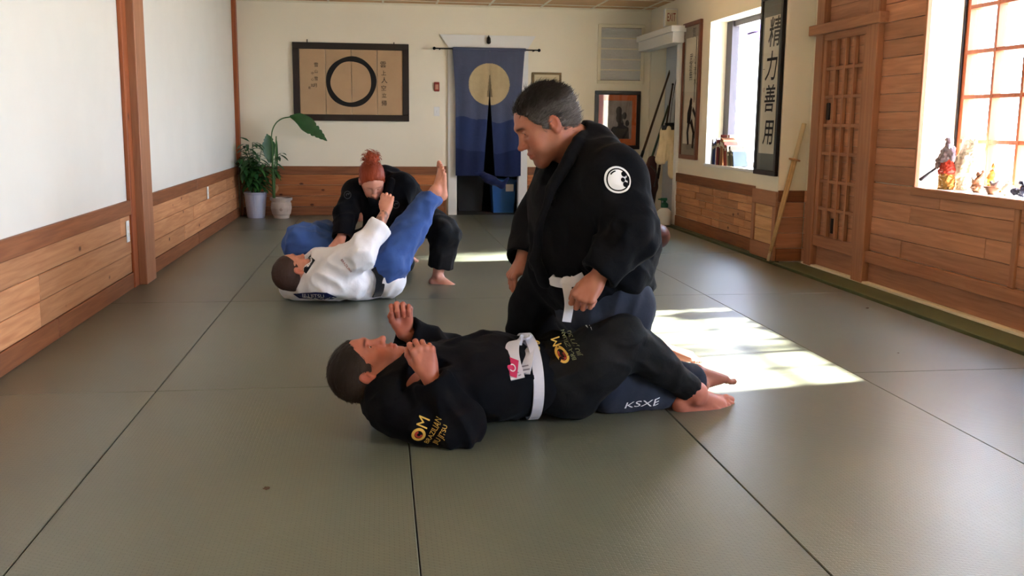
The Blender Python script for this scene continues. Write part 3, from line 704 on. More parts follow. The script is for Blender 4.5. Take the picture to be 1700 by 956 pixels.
def frame(fwd, up):
    x = nrm(fwd); u = V(up); z = nrm(u - (u @ x) * x); return x, np.cross(z, x), z
def hand_surface(wrist, fwd, dorsal, side, curl=(.3, .5, .4), sc=1.0, thumb=(.35, .2), h=.0026, fan=.06, arm=None, curls=None, tilt=0.0):
    """wrist: where palm starts; fwd: towards the knuckles; dorsal: away from the palm; side=+1 thumb on +y"""
    x, y, z = frame(fwd, dorsal); y = y * side; w_ = V(wrist); f = SDF(h)
    L = lambda a, b, c: w_ + sc * (a * x + b * y + c * z)
    fing = [(.090, .030, (.044, .026, .021), .0098, .0080), (.094, .009, (.049, .030, .022), .0100, .0082), (.089, -.012, (.045, .028, .021), .0094, .0078), (.080, -.031, (.035, .021, .018), .0084, .0070)]
    f.cap(L(-.01, 0, 0), L(.02, 0, 0), .026 * sc, .027 * sc, .012 * sc, flat=(z, .72))
    for kx, ky, ln, r1, r2 in fing:
        f.cap(L(.012, ky * .55, -.002), L(kx, ky, -.001), .0155 * sc, .0125 * sc, .014 * sc)
    f.ell(L(.045, .024, -.010), V(.032, .017, .015) * sc, [x, y, z], .014 * sc); f.ell(L(.045, -.024, -.009), V(.035, .014, .013) * sc, [x, y, z], .014 * sc)
    cols = []
    for i, (kx, ky, ln, r1, r2) in enumerate(fing):
        cu = curls[i] if curls else curl
        a = 0; d0 = nrm(x + y * (ky / .03) * fan); p = L(kx, ky, 0); nrm_z = z
        f.ell(p + z * .002 * sc, V(.0125, .0115, .011) * sc, [x, y, z], .006 * sc)
        for j in range(3):
            a += cu[j]; d = d0 * math.cos(a) - z * math.sin(a); e = p + d * ln[j] * sc
            ra = r1 + (r2 - r1) * j / 2.6; rb = r1 + (r2 - r1) * (j + .8) / 2.6
            f.cap(p, e, ra * sc, rb * sc, .0025 * sc); f.ell(p, V(ra, ra, ra) * 1.06 * sc, None, .003 * sc)
            p = e
        dn = d0 * math.sin(a) + z * math.cos(a); cols.append((p - d * .004 * sc + dn * rb * sc * .8, .0062 * sc))
    b = L(.022, .022, -.006); t1, t2 = thumb
    d = nrm(x * math.cos(.75 - t1 * .3) + y * math.sin(.75 - t1 * .3) - z * (t1 * 1.1)); p1 = b + d * .040 * sc
    d2 = nrm(d - z * t2 * .5 + x * .25 - y * t2 * .5); p2 = p1 + d2 * .032 * sc; d3 = nrm(d2 - y * t2 * .8 - z * t2 * .3 + x * .1); p3 = p2 + d3 * .024 * sc
    f.cap(b, p1, .0165 * sc, .0125 * sc, .012 * sc); f.cap(p1, p2, .0115 * sc, .0105 * sc, .004 * sc); f.cap(p2, p3, .0105 * sc, .0085 * sc, .003 * sc)
    if arm is not None: f.cap(L(-.005, 0, 0), arm, .026 * sc, .034 * sc, .015 * sc)
    vs, fs = f.surface(); c = np.ones((len(vs), 3))
    n = vnormals(vs, fs)
    for p, r in cols:
        g = np.exp(-((vs - p) ** 2).sum(1) / (r * r))[:, None] * .7; c = c * (1 - g) + np.array([1.12, 1.0, .98]) * g
    q = (vs - w_) / sc; lx = q @ x; pal = np.clip(-(n @ z), 0, 1)[:, None] * .5; c = c * (1 - pal) + np.array([1.04, .84, .8]) * pal
    g = (np.clip((lx - .10) / .06, 0, 1) * .35)[:, None]; c = c * (1 - g) + np.array([1.05, .72, .66]) * g
    return vs, fs, np.clip(c, 0, 1.2)
def foot_surface(ankle, toe, up, side, sc=1.0, h=.003, flex=0.0, shin=None):
    """ankle joint, toe direction, up = away from sole, side=+1 big toe on +y"""
    x, y, z = frame(toe, up); y = y * side; w_ = V(ankle); f = SDF(h)
    L = lambda a, b, c: w_ + sc * (a * x + b * y + c * z)
    f.ell(L(0, 0, 0), V(.036, .032, .036) * sc, [x, y, z], .02 * sc)
    f.ell(L(-.042, 0, -.048), V(.030, .027, .031) * sc, [x, y, z], .02 * sc); f.cap(L(-.022, 0, 0), L(-.046, 0, -.040), .018 * sc, .022 * sc, .02 * sc)
    f.cap(L(.005, 0, -.012), L(.105, .014, -.052), .034 * sc, .020 * sc, .02 * sc)
    f.cap(L(-.035, .004, -.056), L(.130, .030, -.064), .022 * sc, .0185 * sc, .02 * sc); f.cap(L(-.035, -.006, -.058), L(.105, -.032, -.067), .021 * sc, .0145 * sc, .02 * sc)
    f.cap(L(.06, 0, -.045), L(.125, .0, -.060), .026 * sc, .018 * sc, .02 * sc)
    f.ell(L(.002, .033, .002), V(.012, .009, .013) * sc, [x, y, z], .01 * sc); f.ell(L(-.004, -.033, -.006), V(.012, .009, .013) * sc, [x, y, z], .01 * sc)
    tn = [(.134, .034, .052, .0125, .0140), (.138, .013, .043, .0092, .0098), (.130, -.003, .037, .0088, .0094), (.120, -.018, .031, .0084, .009), (.108, -.032, .026, .0080, .0088)]
    cols = []
    for bx, by_, ln, ra, rb in tn:
        a = L(bx, by_, -.064); m = L(bx + ln * .55, by_ * 1.04, -.060 - flex * ln * .2); e = L(bx + ln, by_ * 1.06, -.068 - flex * ln * .5)
        f.cap(a, m, ra * sc * 1.05, ra * sc, .006 * sc); f.cap(m, e, ra * sc, rb * sc, .003 * sc); cols.append((e + z * rb * sc * .9, .007 * sc))
        f.cap(L(.06, by_ * .5, -.032), a + z * .006 * sc, .006 * sc, .005 * sc, .006 * sc)
    if shin is not None: f.cap(L(0, 0, .01), shin, .032 * sc, .040 * sc, .02 * sc); f.cap(L(-.028, 0, -.01), V(shin) - x * .03, .014 * sc, .022 * sc, .02 * sc)
    vs, fs = f.surface(); c = np.ones((len(vs), 3)); n = vnormals(vs, fs)
    for p, r in cols:
        g = np.exp(-((vs - p) ** 2).sum(1) / (r * r))[:, None] * .7; c = c * (1 - g) + np.array([1.12, 1.0, .96]) * g
    so_ = np.clip(-(n @ z), 0, 1)[:, None] * .6; c = c * (1 - so_) + np.array([1.05, .80, .72]) * so_
    return vs, fs, np.clip(c, 0, 1.2)
def hair_cap(H, h=.003, vol=.012, hairline=.070, back=-.055, side_=-.005, seed=3, strands=3800, slen=.013, flow=(-.75, 0, -.3), stray=.16, wob=.14, grey=.0, curl=0):
    """short hair: a shell over the skull with many fine strands standing off it"""
    s = H.s; f = SDF(h); R_ = H.R
    f.ell(H(-.020, 0, .036), V(.101 + vol * .55, .0775 + vol * .5, .088 + vol) * s, R_, .01)
    f.ell(H(.028, 0, .032), V(.062 + vol * .5, .067 + vol * .45, .071 + vol * .6) * s, R_, .02)
    f.ell(H(-.055, 0, -.010), V(.060 + vol * .3, .062 + vol * .3, .062) * s, R_, .02)
    # cut away the face and the neck
    a_ = H.x * .886 - H.z * .464; b_ = H.x * .464 + H.z * .886; fx_ = hairline - .070
    f.box(H(.107 + fx_, 0, .0005), V(.068, .12, .14) * s, [a_, H.y, b_], .012 * s, .010 * s, 's')
    f.box(H(.02, 0, -.122), V(.060, .12, .105) * s, [nrm(H.x * .96 - H.z * .2), H.y, nrm(H.z * .96 + H.x * .2)], .02 * s, .008 * s, 's')
    f.box(H(-.05, 0, back - .10), V(.2, .15, .10) * s, [H.x, H.y, H.z], .01 * s, .008 * s, 's')
    for sg in (1, -1): f.ell(H(-.008, sg * .086, -.006), V(.024, .020, .034) * s, R_, .005 * s, 's')
    vs, fs = f.surface(); n = vnormals(vs, fs); L = H.local(vs)
    fl = nrm(flow[0] * H.x + flow[1] * H.y + flow[2] * H.z)
    st = vnoise(np.stack([L[:, 0] * 26 , L[:, 1] * 150, (L[:, 2]) * 90], 1), seed)
    vs = vs + n * (vol * .22 * s * st)[:, None]
    rg = np.random.default_rng(seed)
    top = np.clip((L[:, 2] + .01 + .015 * vnoise(L * 40, 9)) / .095, 0, 1); g = np.clip(1 - grey * (1 - top) * (0.6 + .6 * rg.random(len(vs))), 0, 1); tone = np.stack([g, g, g], 1)
    # strands
    sel = rg.choice(len(vs), strands); SV = []; SF = []; ST = []
    P0 = vs[sel]; N0 = n[sel]; T0 = fl - (N0 @ fl)[:, None] * N0; T0 /= (np.linalg.norm(T0, axis=1)[:, None] + 1e-6)
    D0 = T0 * (1 - stray) + N0 * stray * rg.uniform(.3, 1.2, (strands, 1)) + rg.normal(0, wob, (strands, 3)); D0 /= np.linalg.norm(D0, axis=1)[:, None]
    ln = slen * s * rg.uniform(.5, 1.4, (strands, 1)); W0 = np.cross(D0, N0); W0 /= (np.linalg.norm(W0, axis=1)[:, None] + 1e-6)
    wd = .0011 * s
    A = P0 - N0 * .001; Bm = P0 + D0 * ln * .55; E_ = P0 + D0 * ln + (T0 * .5 - N0 * .1) * ln * .3
    V4 = np.stack([A - W0 * wd, A + W0 * wd, Bm + W0 * wd * .8, Bm - W0 * wd * .8, E_ + W0 * wd * .15, E_ - W0 * wd * .15], 1).reshape(-1, 3)
    i0 = np.arange(strands)[:, None] * 6; F4 = np.concatenate([i0 + [0, 1, 2, 3], i0 + [3, 2, 4, 5]]); tn_ = np.repeat(tone[sel], 6, 0)
    return [(vs, fs, tone), (V4, F4, tn_)]

def bvh_of(*objs):
    vs = []; fs = []
    for o in objs:
        n = len(vs); wl0 = world_loc(o); vs += [v.co + wl0 for v in o.data.vertices]; fs += [[i + n for i in p.vertices] for p in o.data.polygons]
    return BVHTree.FromPolygons(vs, fs)
OFFSET = [0]
def text_pts(s, size):
    cu = bpy.data.curves.new('t', 'FONT'); cu.body = s; cu.size = size; cu.align_x = 'CENTER'; cu.align_y = 'CENTER'; cu.resolution_u = 3; cu.offset = size * OFFSET[0]
    o = bpy.data.objects.new('t', cu); C.objects.link(o); bpy.context.view_layer.update()
    me = bpy.data.meshes.new_from_object(o.evaluated_get(bpy.context.evaluated_depsgraph_get())); bpy.data.objects.remove(o)
    vs = [tuple(v.co) for v in me.vertices]; fs = [tuple(p.vertices) for p in me.polygons]; return vs, fs
def decal(name, shapes, mats, c, xd, yd, tree, parent, off=.0022, cell=.012, from_=None, **k):
    """shapes: list of (verts2d, faces, material index, lift); projected onto a garment along its local normal"""
    x = Vector(nrm(xd)); y = Vector(nrm(V(yd) - (V(yd) @ nrm(xd)) * nrm(xd))); z = x.cross(y); c = Vector(c); mb = MB(); 
    for vs, fs, mi, lift in shapes:
        bm = bmesh.new(); bv = [bm.verts.new((v[0], v[1], 0)) for v in vs]
        for f_ in fs:
            try: bm.faces.new([bv[i] for i in f_])
            except ValueError: pass
        if any(len(f_.verts) > 4 for f_ in bm.faces): bmesh.ops.triangulate(bm, faces=bm.faces[:])
        for _ in range(5):
            lg = [e for e in bm.edges if e.calc_length() > cell]
            if not lg: break
            bmesh.ops.subdivide_edges(bm, edges=lg, cuts=1); bmesh.ops.triangulate(bm, faces=[f_ for f_ in bm.faces if len(f_.verts) > 4])
        for v in bm.verts:
            p = c + x * v.co.x + y * v.co.y
            hit = tree.ray_cast(p + z * .25, -z, .5)
            v.co = (hit[0] + z * (off + lift)) if hit[0] is not None else p
        mb.mi = mi; mb.frombm(bm)
    return mb.build(name, mats, parent, **k)
def ring2(r0, r1, n=28, a0=0, a1=2 * PI, sx_=1, sy_=1, ox=0, oy=0):
    vs = []; fs = []
    for i in range(n + 1):
        t = a0 + (a1 - a0) * i / n; vs += [(ox + r0 * math.cos(t) * sx_, oy + r0 * math.sin(t) * sy_), (ox + r1 * math.cos(t) * sx_, oy + r1 * math.sin(t) * sy_)]
    for i in range(n): fs.append((2 * i, 2 * i + 1, 2 * i + 3, 2 * i + 2))
    return vs, fs
def disc2(r, n=24, ox=0, oy=0, sx_=1, sy_=1):
    vs = [(ox, oy)] + [(ox + r * math.cos(2 * PI * i / n) * sx_, oy + r * math.sin(2 * PI * i / n) * sy_) for i in range(n)]
    return vs, [(0, 1 + i, 1 + (i + 1) % n) for i in range(n)]
def ribbon(pts, wdir, wid, th, n_sub=1):
    """flat band along pts; wdir: width direction (one or per point)"""
    mb = MB(); pts = [Vector(p) for p in pts]; N = len(pts); ws = [Vector(wdir[i]) if isinstance(wdir, list) else Vector(wdir) for i in range(N)]; vs = []
    for i, p in enumerate(pts):
        d = (pts[min(i + 1, N - 1)] - pts[max(i - 1, 0)]).normalized(); w_ = (ws[i] - d * ws[i].dot(d)).normalized(); n_ = d.cross(w_)
        for a, b in ((-1, -1), (1, -1), (1, 1), (-1, 1)): vs.append(p + w_ * a * wid / 2 + n_ * b * th / 2)
    fs = [(3, 2, 1, 0), tuple((N - 1) * 4 + k for k in range(4))]
    for i in range(N - 1):
        for k in range(4): fs.append((i * 4 + k, i * 4 + (k + 1) % 4, i * 4 + 4 + (k + 1) % 4, i * 4 + 4 + k))
    return mb.add(vs, fs)
def smooth_path(pts, n=6):                       # catmull-rom
    p = [V(q) for q in pts]; p = [2 * p[0] - p[1]] + p + [2 * p[-1] - p[-2]]; o = []
    for i in range(1, len(p) - 2):
        for k in range(n):
            t = k / n; o.append(.5 * ((2 * p[i]) + (-p[i - 1] + p[i + 1]) * t + (2 * p[i - 1] - 5 * p[i] + 4 * p[i + 1] - p[i + 2]) * t * t + (-p[i - 1] + 3 * p[i] - 3 * p[i + 1] + p[i + 2]) * t ** 3))
    o.append(p[-2]); return o

# ================================================================ the four people
def on_surf(px, py, tree, off=.003):             # where the line of sight through a pixel meets a garment
    o = Vector((0, 0, CAM_H)); d = Vector(ray(px, py)).normalized(); h = tree.ray_cast(o, d, 30)
    if h[0] is None: return None, None
    n = h[1] if h[1].dot(d) < 0 else -h[1]
    return h[0] + n * off, n
M['skin_a'] = skinmat('tanned_skin', srgb(160, 104, 84)); M['skin_b'] = skinmat('ruddy_skin', srgb(178, 112, 94))
M['skin_c'] = skinmat('light_skin', srgb(200, 142, 118)); M['skin_d'] = skinmat('fair_skin', srgb(212, 158, 138))
M['blackgi'] = clothmat('black_jacket_cotton', srgb(9, 10, 15), .9, sheen=.015, spec=.12); M['blacktr'] = clothmat('black_trouser_cotton', srgb(11, 12, 15), .75, sheen=.02, spec=.2)
M['navytr'] = clothmat('faded_navy_cotton', srgb(38, 44, 60), sheen=.06, var=.12); M['bluetr'] = clothmat('blue_cotton', srgb(56, 86, 148), sheen=.1, var=.1)
M['whitegi'] = clothmat('white_jacket_cotton', srgb(232, 232, 238), sheen=.2, var=.02); M['beltw'] = clothmat('white_belt_cotton', srgb(198, 198, 210), weave=400, var=.02)
M['beltb'] = clothmat('black_belt_cotton', srgb(16, 16, 22)); M['shirt'] = clothmat('charcoal_shirt', srgb(36, 40, 46))
M['ink_w'] = mat('white_thread', srgb(225, 226, 232), .7); M['ink_y'] = mat('yellow_thread', srgb(214, 176, 84), .6); M['ink_r'] = mat('red_thread', srgb(150, 40, 36), .6)
M['ink_g'] = mat('olive_thread', srgb(122, 124, 84), .6); M['ink_m'] = mat('magenta_label', srgb(190, 40, 92), .6); M['navyp'] = mat('navy_patch', srgb(24, 34, 88), .7)
def W3(x, y, z): return V(x, y, z)
X, Y_, Z_ = V(1, 0, 0), V(0, 1, 0), V(0, 0, 1)
def flattones(q): return (q[0], q[1], np.ones((len(q[0]), 3)))

# ---------------------------------------------------------------- man kneeling upright
def kneeling_man():
    t = empty('person', (1.15, 4.1, 0), label='man in black jacket kneeling upright over the man lying in front', cat='person')
    fx = nrm((-.97, -.24, .05))
    hip_n, hip_f = V(P(1032, 505, 3.92)), V(P(965, 510, 4.22)); kn_n, kn_f = W3(.965, 3.99, .12), V(P(868, 580, 4.38)); an_n, an_f = W3(1.38, 4.03, .088), W3(1.34, 4.50, .085)
    belly, chest, pel, upper = V(P(956, 420, 4.05)), V(P(958, 340, 4.05)), V(P(985, 490, 4.07)), V(P(975, 280, 4.05))
    sh_n, sh_f = V(P(1018, 292, 3.82)), V(P(938, 285, 4.30)); el_n, wr_n = V(P(1048, 388, 3.72)), V(P(996, 452, 3.68)); el_f, wr_f = V(P(888, 372, 4.36)), V(P(868, 428, 4.22))
    H = Head(P(906, 207, 4.02), (-.872, -.10, -.48), (-.48, 0, .875), 1.24); neck = V(P(962, 246, 4.05))
    # body: head, neck, trunk, limbs, hands, feet
    f = SDF(.014); f.chain([pel, belly, chest, upper], [.16, .18, .19, .15], .05, flat=(fx, .62)); f.chain([sh_n, el_n, wr_n], [.062, .048, .034]); f.chain([sh_f, el_f, wr_f], [.062, .048, .034])
    f.chain([upper, sh_n], [.08, .06], .05).chain([upper, sh_f], [.08, .06], .05).cap(upper, neck, .09, .07, .05)
    f.chain([hip_n, kn_n, an_n], [.09, .062, .036], .03).chain([hip_f, kn_f, an_f], [.09, .062, .036], .03)
    b = f.surface()
    hv, hf, hc, L = head_surface(H, neck, .066, h=.0029, closed=.8, jaw=1.15)
    add_brows(hc, L, (.12, .09, .08), amt=.95); add_stubble(hc, L, (.50, .46, .46), .45)
    hn = hand_surface(wr_n + V(-.012, -.01, -.02), (-.62, -.28, -.72), (-.42, -.85, .25), -1, sc=1.16, curls=[(1.0, 1.15, .7), (1.1, 1.2, .7), (1.15, 1.2, .7), (1.2, 1.2, .7)], thumb=(.5, .4), arm=wr_n + (el_n - wr_n) * .25)
    hf_ = hand_surface(wr_f, (-.5, -.25, -.75), (-.8, -.2, .5), 1, sc=1.12, curl=(.7, .9, .6), thumb=(.4, .3), arm=wr_f + (el_f - wr_f) * .25)
    ft_n = foot_surface(an_n + V(.03, .01, -.006), (.80, .42, -.42), (-.35, -.45, -.85), 1, sc=1.0, shin=an_n - V(.12, .03, 0), flex=0)
    ft_f = foot_surface(an_f + V(.03, 0, .0), (1, .05, -.42), (-.3, .2, -.9), -1, sc=1.05, shin=an_f - V(.12, 0, 0), flex=-.5)
    body = sdfmesh([flattones(b), (hv, hf, hc), hn, hf_, ft_n, ft_f], 'body', M['skin_a'], t)
    eyeballs(H, t, M['brown_iris'], (1, 0, -.35))
    sdfmesh(hair_cap(H, grey=.75, seed=4, vol=.014, hairline=.074, flow=(-.8, 0, .25), strands=6000, slen=.019, stray=.30, wob=.2), 'hair', hairmat('greying_brown_hair', srgb(26, 19, 16), srgb(110, 104, 102)), t, )
    # charcoal shirt seen in the neck opening
    f = SDF(.009); f.chain([belly, chest, upper], [.20, .215, .17], .05, flat=(fx, .66)); f.cap(upper, neck, .10, .082, .04)
    sv, sf = f.surface(); sdfmesh([(sv, sf)], 'shirt', M['shirt'], t)
    # trousers
    f = SDF(.0085); f.ell(pel + V(.02, 0, -.03), (.20, .25, .17), None, .05)
    f.chain([hip_n, kn_n], [.135, .105], .06).chain([kn_n + V(-.0, 0, .01), an_n + V(-.02, -.01, .01)], [.115, .094], .04).chain([hip_f, kn_f], [.135, .105], .06).chain([kn_f, an_f + V(-.02, 0, 0)], [.105, .075], .04)
    f.chain([W3(.97, 3.965, .06), W3(1.12, 3.955, .05), W3(1.26, 3.97, .05)], [.065, .055, .045], .04)
    f.slab(an_n + V(.02, .005, 0), (1, .1, 0), ext=.16).slab(an_f + V(.02, 0, 0), (1, 0, 0), ext=.16)
    f.slab((1.0, 4.1, .006), (0, 0, -1), ext=3)
    v, q = f.surface(); mid = (hip_n + kn_n) / 2
    v = cloth(v, q, [(hip_n, .22, (-.3, -.2, -.9), .06, .014), (kn_n, .17, (1, 0, .6), .045, .013), ((kn_n + an_n) / 2, .2, (1, 0, .9), .06, .010), (mid, .2, (-.9, 0, -.5), .07, .012)], .006, 11)
    v[:, 2] = np.maximum(v[:, 2], .004)
    tr = sdfmesh([(v, q)], 'trousers', M['navytr'], t)
    # jacket
    f = SDF(.0085); f.chain([pel + V(0, 0, .03), belly, chest, upper], [.245, .262, .268, .20], .06, flat=(fx, .68))
    f.cap(sh_n, sh_f, .11, .11, .06); f.chain([upper, sh_n], [.13, .105], .06).chain([upper, sh_f], [.13, .105], .06)
    f.cap(neck + V(.01, 0, -.02), upper, .098, .13, .05)
    f.chain([sh_n, el_n, wr_n], [.112, .100, .082], .035).chain([sh_f, el_f, wr_f], [.112, .098, .078], .035)
    f.chain([V(P(1035, 300, 3.98)), V(P(1050, 400, 3.98)), V(P(1045, 448, 3.98))], [.11, .10, .105], .06)
    f.chain([V(P(1000, 430, 3.92)), V(P(1040, 458, 3.88)), V(P(1066, 470, 3.98))], [.10, .085, .055], .04)           # skirt over the hip
    f.chain([V(P(905, 455, 4.10)), V(P(880, 510, 4.16)), V(P(862, 548, 4.20))], [.10, .085, .06], .04)                 # hanging front skirt
    lap = [V(P(985, 232, 4.12)), V(P(966, 224, 3.95)), V(P(943, 268, 3.855)), V(P(914, 316, 3.86)), V(P(896, 372, 3.88)), V(P(890, 432, 3.90)), V(P(905, 468, 3.90))]
    f.chain(lap, [.024] * 7, .006); lap2 = [V(P(985, 232, 4.12)), V(P(960, 226, 4.2)), V(P(925, 268, 4.22)), V(P(892, 320, 4.14)), V(P(884, 380, 4.08)), V(P(888, 440, 4.0))]
    f.chain(lap2, [.024] * 6, .006)
    # open the neck, hollow the cuffs
    f.cap(neck + V(-.005, 0, -.02), V(P(935, 215, 4.03)), .078, .10, .012, 's'); f.cap(V(P(905, 290, 3.98)), V(P(928, 262, 3.98)), .040, .055, .015, 's')
    dn = nrm(wr_n - el_n); f.slab(wr_n + dn * .012, dn, ext=.13); f.cap(wr_n - dn * .03, wr_n + dn * .05, .058, .062, .004, 's')
    df = nrm(wr_f - el_f); f.slab(wr_f + df * .01, df, ext=.12); f.cap(wr_f - df * .03, wr_f + df * .05, .055, .058, .004, 's')
    v, q = f.surface()
    v = cloth(v, q, [(sh_n, .22, (.2, 0, -1), .07, .014), (el_n, .17, (-.7, 0, .4), .05, .016), ((el_n + wr_n) / 2, .12, (.6, 0, .8), .045, .010), (V(P(1040, 440, 3.9)), .2, (.8, 0, -.5), .05, .016), (belly, .25, (.5, -.3, -1), .09, .012), (V(P(1070, 350, 3.9)), .2, (.1, 0, -1), .06, .014)], .006, 21)
    jk = sdfmesh([(v, q)], 'jacket', M['blackgi'], t); tree = bvh_of(jk)
    # white belt: band, knot, two hanging ends
    bt = empty('belt', P(938, 468, 3.86)); bt.parent = t; bt.location = Vector(P(938, 468, 3.86)) - Vector(t.location); bt['label'] = 'white cotton belt'
    all3 = bvh_of(jk, tr)
    pts = []
    for px, py in ((914, 460), (921, 465), (928, 467), (936, 468), (945, 468), (953, 466), (961, 462), (968, 458)):
        p, n = on_surf(px, py, all3, .012)
        if p is not None: pts.append(p)
    ribbon(pts, (0, 0, 1), .040, .008).build('band', M['beltw'], bt)
    k = Vector(P(941, 469, min(p.y for p in pts) - .02)); MB().ball(k, .030, 2, (1.0, .6, .9)).build('knot', M['beltw'], bt, smooth=True)
    kk = V(k)
    ribbon(smooth_path([kk + V(-.006, -.012, .0), kk + V(.0, -.03, -.04), kk + V(.004, -.035, -.09), kk + V(-.004, -.03, -.155)]), [(1, 0, 0)] * 19, .036, .006).build('belt_end', M['beltw'], bt)
    ribbon(smooth_path([kk + V(.01, -.012, .01), kk + V(.045, -.03, .0), kk + V(.07, -.03, -.035)]), (.2, .2, 1), .040, .006).build('belt_end', M['beltw'], bt)
    MB().tube(smooth_path([kk + V(.02, -.03, .0), kk + V(.06, -.06, .008), kk + V(.12, -.07, .02)]), .003, 6).build('cord', M['beltw'], bt)
    # round emblem on the near shoulder
    c, n = on_surf(1026, 299, tree)
    R0 = .052
    shapes = [ring2(R0 * .86, R0, 36) + (0, 0), disc2(R0 * .76, 30) + (0, 0)]
    for r_, ox, oy in ((.20, .50, .42), (.17, .38, .0), (.20, .54, -.34), (.13, .72, .05)): shapes.append(disc2(R0 * r_, 14, R0 * ox, R0 * oy) + (1, .0012))
    shapes.append(ring2(R0 * .60, R0 * .70, 14, 1.75, 2.5) + (1, .0012))
    shapes.append(ring2(R0 * .74, R0 * .9, 6, -.5, .3) + (1, .0014))
    decal('shoulder_emblem', shapes, [M['ink_w'], M['blackgi']], c, (1, .1, 0), (0, 0, 1), tree, t, label='round white shoulder emblem')
    # embroidery along the trouser cuff
    tt = bvh_of(tr); c, n = on_surf(1066, 670, tt)
    if c is not None:
        vs, fs = text_pts('KSXE', .052); vs = [(v_[0] * 1.35 + v_[1] * .25, v_[1] * .8) for v_ in vs]
        decal('cuff_embroidery', [(vs, fs, 0, 0)], [M['ink_w']], c, (1, .1, .05), V(0, -.35, 1), tt, t, label='white embroidered letters', cell=.02)
    return t

# ---------------------------------------------------------------- man lying on his back in front
def lying_man():
    t = empty('person.001', (.45, 3.9, 0), label='man in black jacket lying on his back with both hands raised', cat='person')
    up_b, chest, belly, pel = W3(.085, 3.85, .13), W3(.16, 3.86, .17), W3(.44, 3.94, .170), W3(.72, 4.0, .155)
    sh_n, el_n, wr_n = W3(.07, 3.68, .10), V(P(757, 708, 3.60)), V(P(716, 628, 3.62)); sh_f, el_f, wr_f = W3(.12, 4.10, .17), V(P(742, 592, 4.18)), V(P(672, 552, 4.08))
    hip_n, kn_n, an_n = W3(.78, 3.87, .15), V(P(1030, 556, 3.84)), V(P(1150, 648, 3.92)); hip_f, kn_f, an_f = W3(.78, 4.14, .17), W3(1.06, 4.50, .36), W3(1.22, 4.62, .10)
    H = Head(P(611, 611, 3.83), (.211, -.07, .977), (-.977, 0, .211), 1.18); neck = V(P(655, 640, 3.84))
    f = SDF(.014); f.chain([chest, belly, pel], [.19, .19, .15], .05, flat=(Z_, .6)); f.chain([sh_n, el_n, wr_n], [.062, .048, .034]); f.chain([sh_f, el_f, wr_f], [.062, .048, .034]); f.cap(chest, neck, .09, .06, .05)
    f.chain([hip_n, kn_n, an_n], [.09, .06, .036], .03).chain([hip_f, kn_f, an_f], [.09, .06, .036], .03); b = f.surface()
    hv, hf, hc, L = head_surface(H, neck, .068, h=.0028, closed=.45, jaw=1.2)
    add_brows(hc, L, (.20, .13, .10), amt=.95); add_stubble(hc, L, (.62, .52, .48), .4)
    dn = nrm(wr_n - el_n)
    hn = hand_surface(wr_n + V(-.008, 0, .015), (-.26, .02, .97), (.12, -1, .08), 1, sc=1.16, curls=[(1.15, 1.2, .7), (1.2, 1.25, .7), (1.25, 1.25, .7), (1.35, 1.25, .7)], thumb=(.55, .5), arm=wr_n - dn * .10, h=.0026)
    df = nrm(wr_f - el_f)
    hf_ = hand_surface(wr_f + V(-.005, 0, .01), (-.10, .02, .99), (.1, 1, .05), -1, sc=1.14, curls=[(1.25, 1.4, .9), (1.2, 1.45, .9), (1.15, 1.45, .9), (1.1, 1.4, .9)], thumb=(.9, .5), arm=wr_f - df * .1)
    ft_n = foot_surface(an_n + V(.012, -.01, -.012), (.965, .20, -.06), (.06, -.50, .86), 1, sc=1.26, shin=an_n + nrm(kn_n - an_n) * .14, flex=.2)
    ft_f = foot_surface(an_f, (.9, .3, -.2), (0, .1, 1), -1, sc=1.08, shin=an_f + nrm(kn_f - an_f) * .12)
    sdfmesh([flattones(b), (hv, hf, hc), hn, hf_, ft_n, ft_f], 'body', M['skin_b'], t)
    eyeballs(H, t, M['brown_iris'], (1, -.1, -.5))
    sdfmesh(hair_cap(H, grey=.35, seed=8, vol=.012, hairline=.081, flow=(-.9, 0, -.2)), 'hair', hairmat('short_brown_hair', srgb(34, 24, 19), srgb(88, 74, 66)), t)
    # trousers
    f = SDF(.0085); f.chain([belly + V(.12, 0, -.01), pel + V(.04, 0, 0)], [.19, .20], .05, flat=(Z_, .72))
    f.chain([hip_n, (hip_n + kn_n) / 2, kn_n], [.15, .130, .098], .06).chain([kn_n, an_n - nrm(an_n - kn_n) * .02], [.098, .058], .04).chain([hip_f, kn_f, an_f], [.14, .10, .07], .05)
    d = nrm(an_n - kn_n); f.slab(an_n - d * .015, d, ext=.11); f.slab((.8, 3.9, .005), (0, 0, -1), ext=3)
    v, q = f.surface(); v = cloth(v, q, [(kn_n, .16, (1, 0, -.2), .045, .014), (hip_n, .22, (1, 0, .3), .06, .012), ((kn_n + an_n) / 2, .16, (1, 0, -1), .05, .010), (an_n, .08, (1, 0, -1), .018, .007)], .005, 31)
    v[:, 2] = np.maximum(v[:, 2], .004)
    tr = sdfmesh([(v, q)], 'trousers', M['blacktr'], t)
    # jacket
    f = SDF(.0085); f.chain([up_b, chest, belly, pel + V(.02, 0, 0)], [.17, .24, .262, .22], .06, flat=(Z_, .64))
    f.cap(sh_n + V(0, .04, .02), sh_f, .115, .115, .06); f.cap(V(P(648, 686, 3.84)), chest, .085, .12, .06)
    f.chain([sh_n, (sh_n + el_n) / 2 + V(0, 0, -.01), el_n, wr_n - dn * .02], [.102, .104, .100, .076], .035).chain([sh_f, el_f, wr_f - df * .01], [.115, .10, .078], .035)
    lp = [V(P(628, 682, 3.72)), V(P(664, 654, 3.70)), V(P(700, 618, 3.74)), V(P(745, 577, 3.86)), V(P(800, 558, 3.95)), V(P(850, 572, 3.98))]
    f.chain(lp, [.022] * 6, .006)
    f.cap(neck + V(-.02, 0, .02), V(P(655, 590, 3.86)), .07, .09, .012, 's')
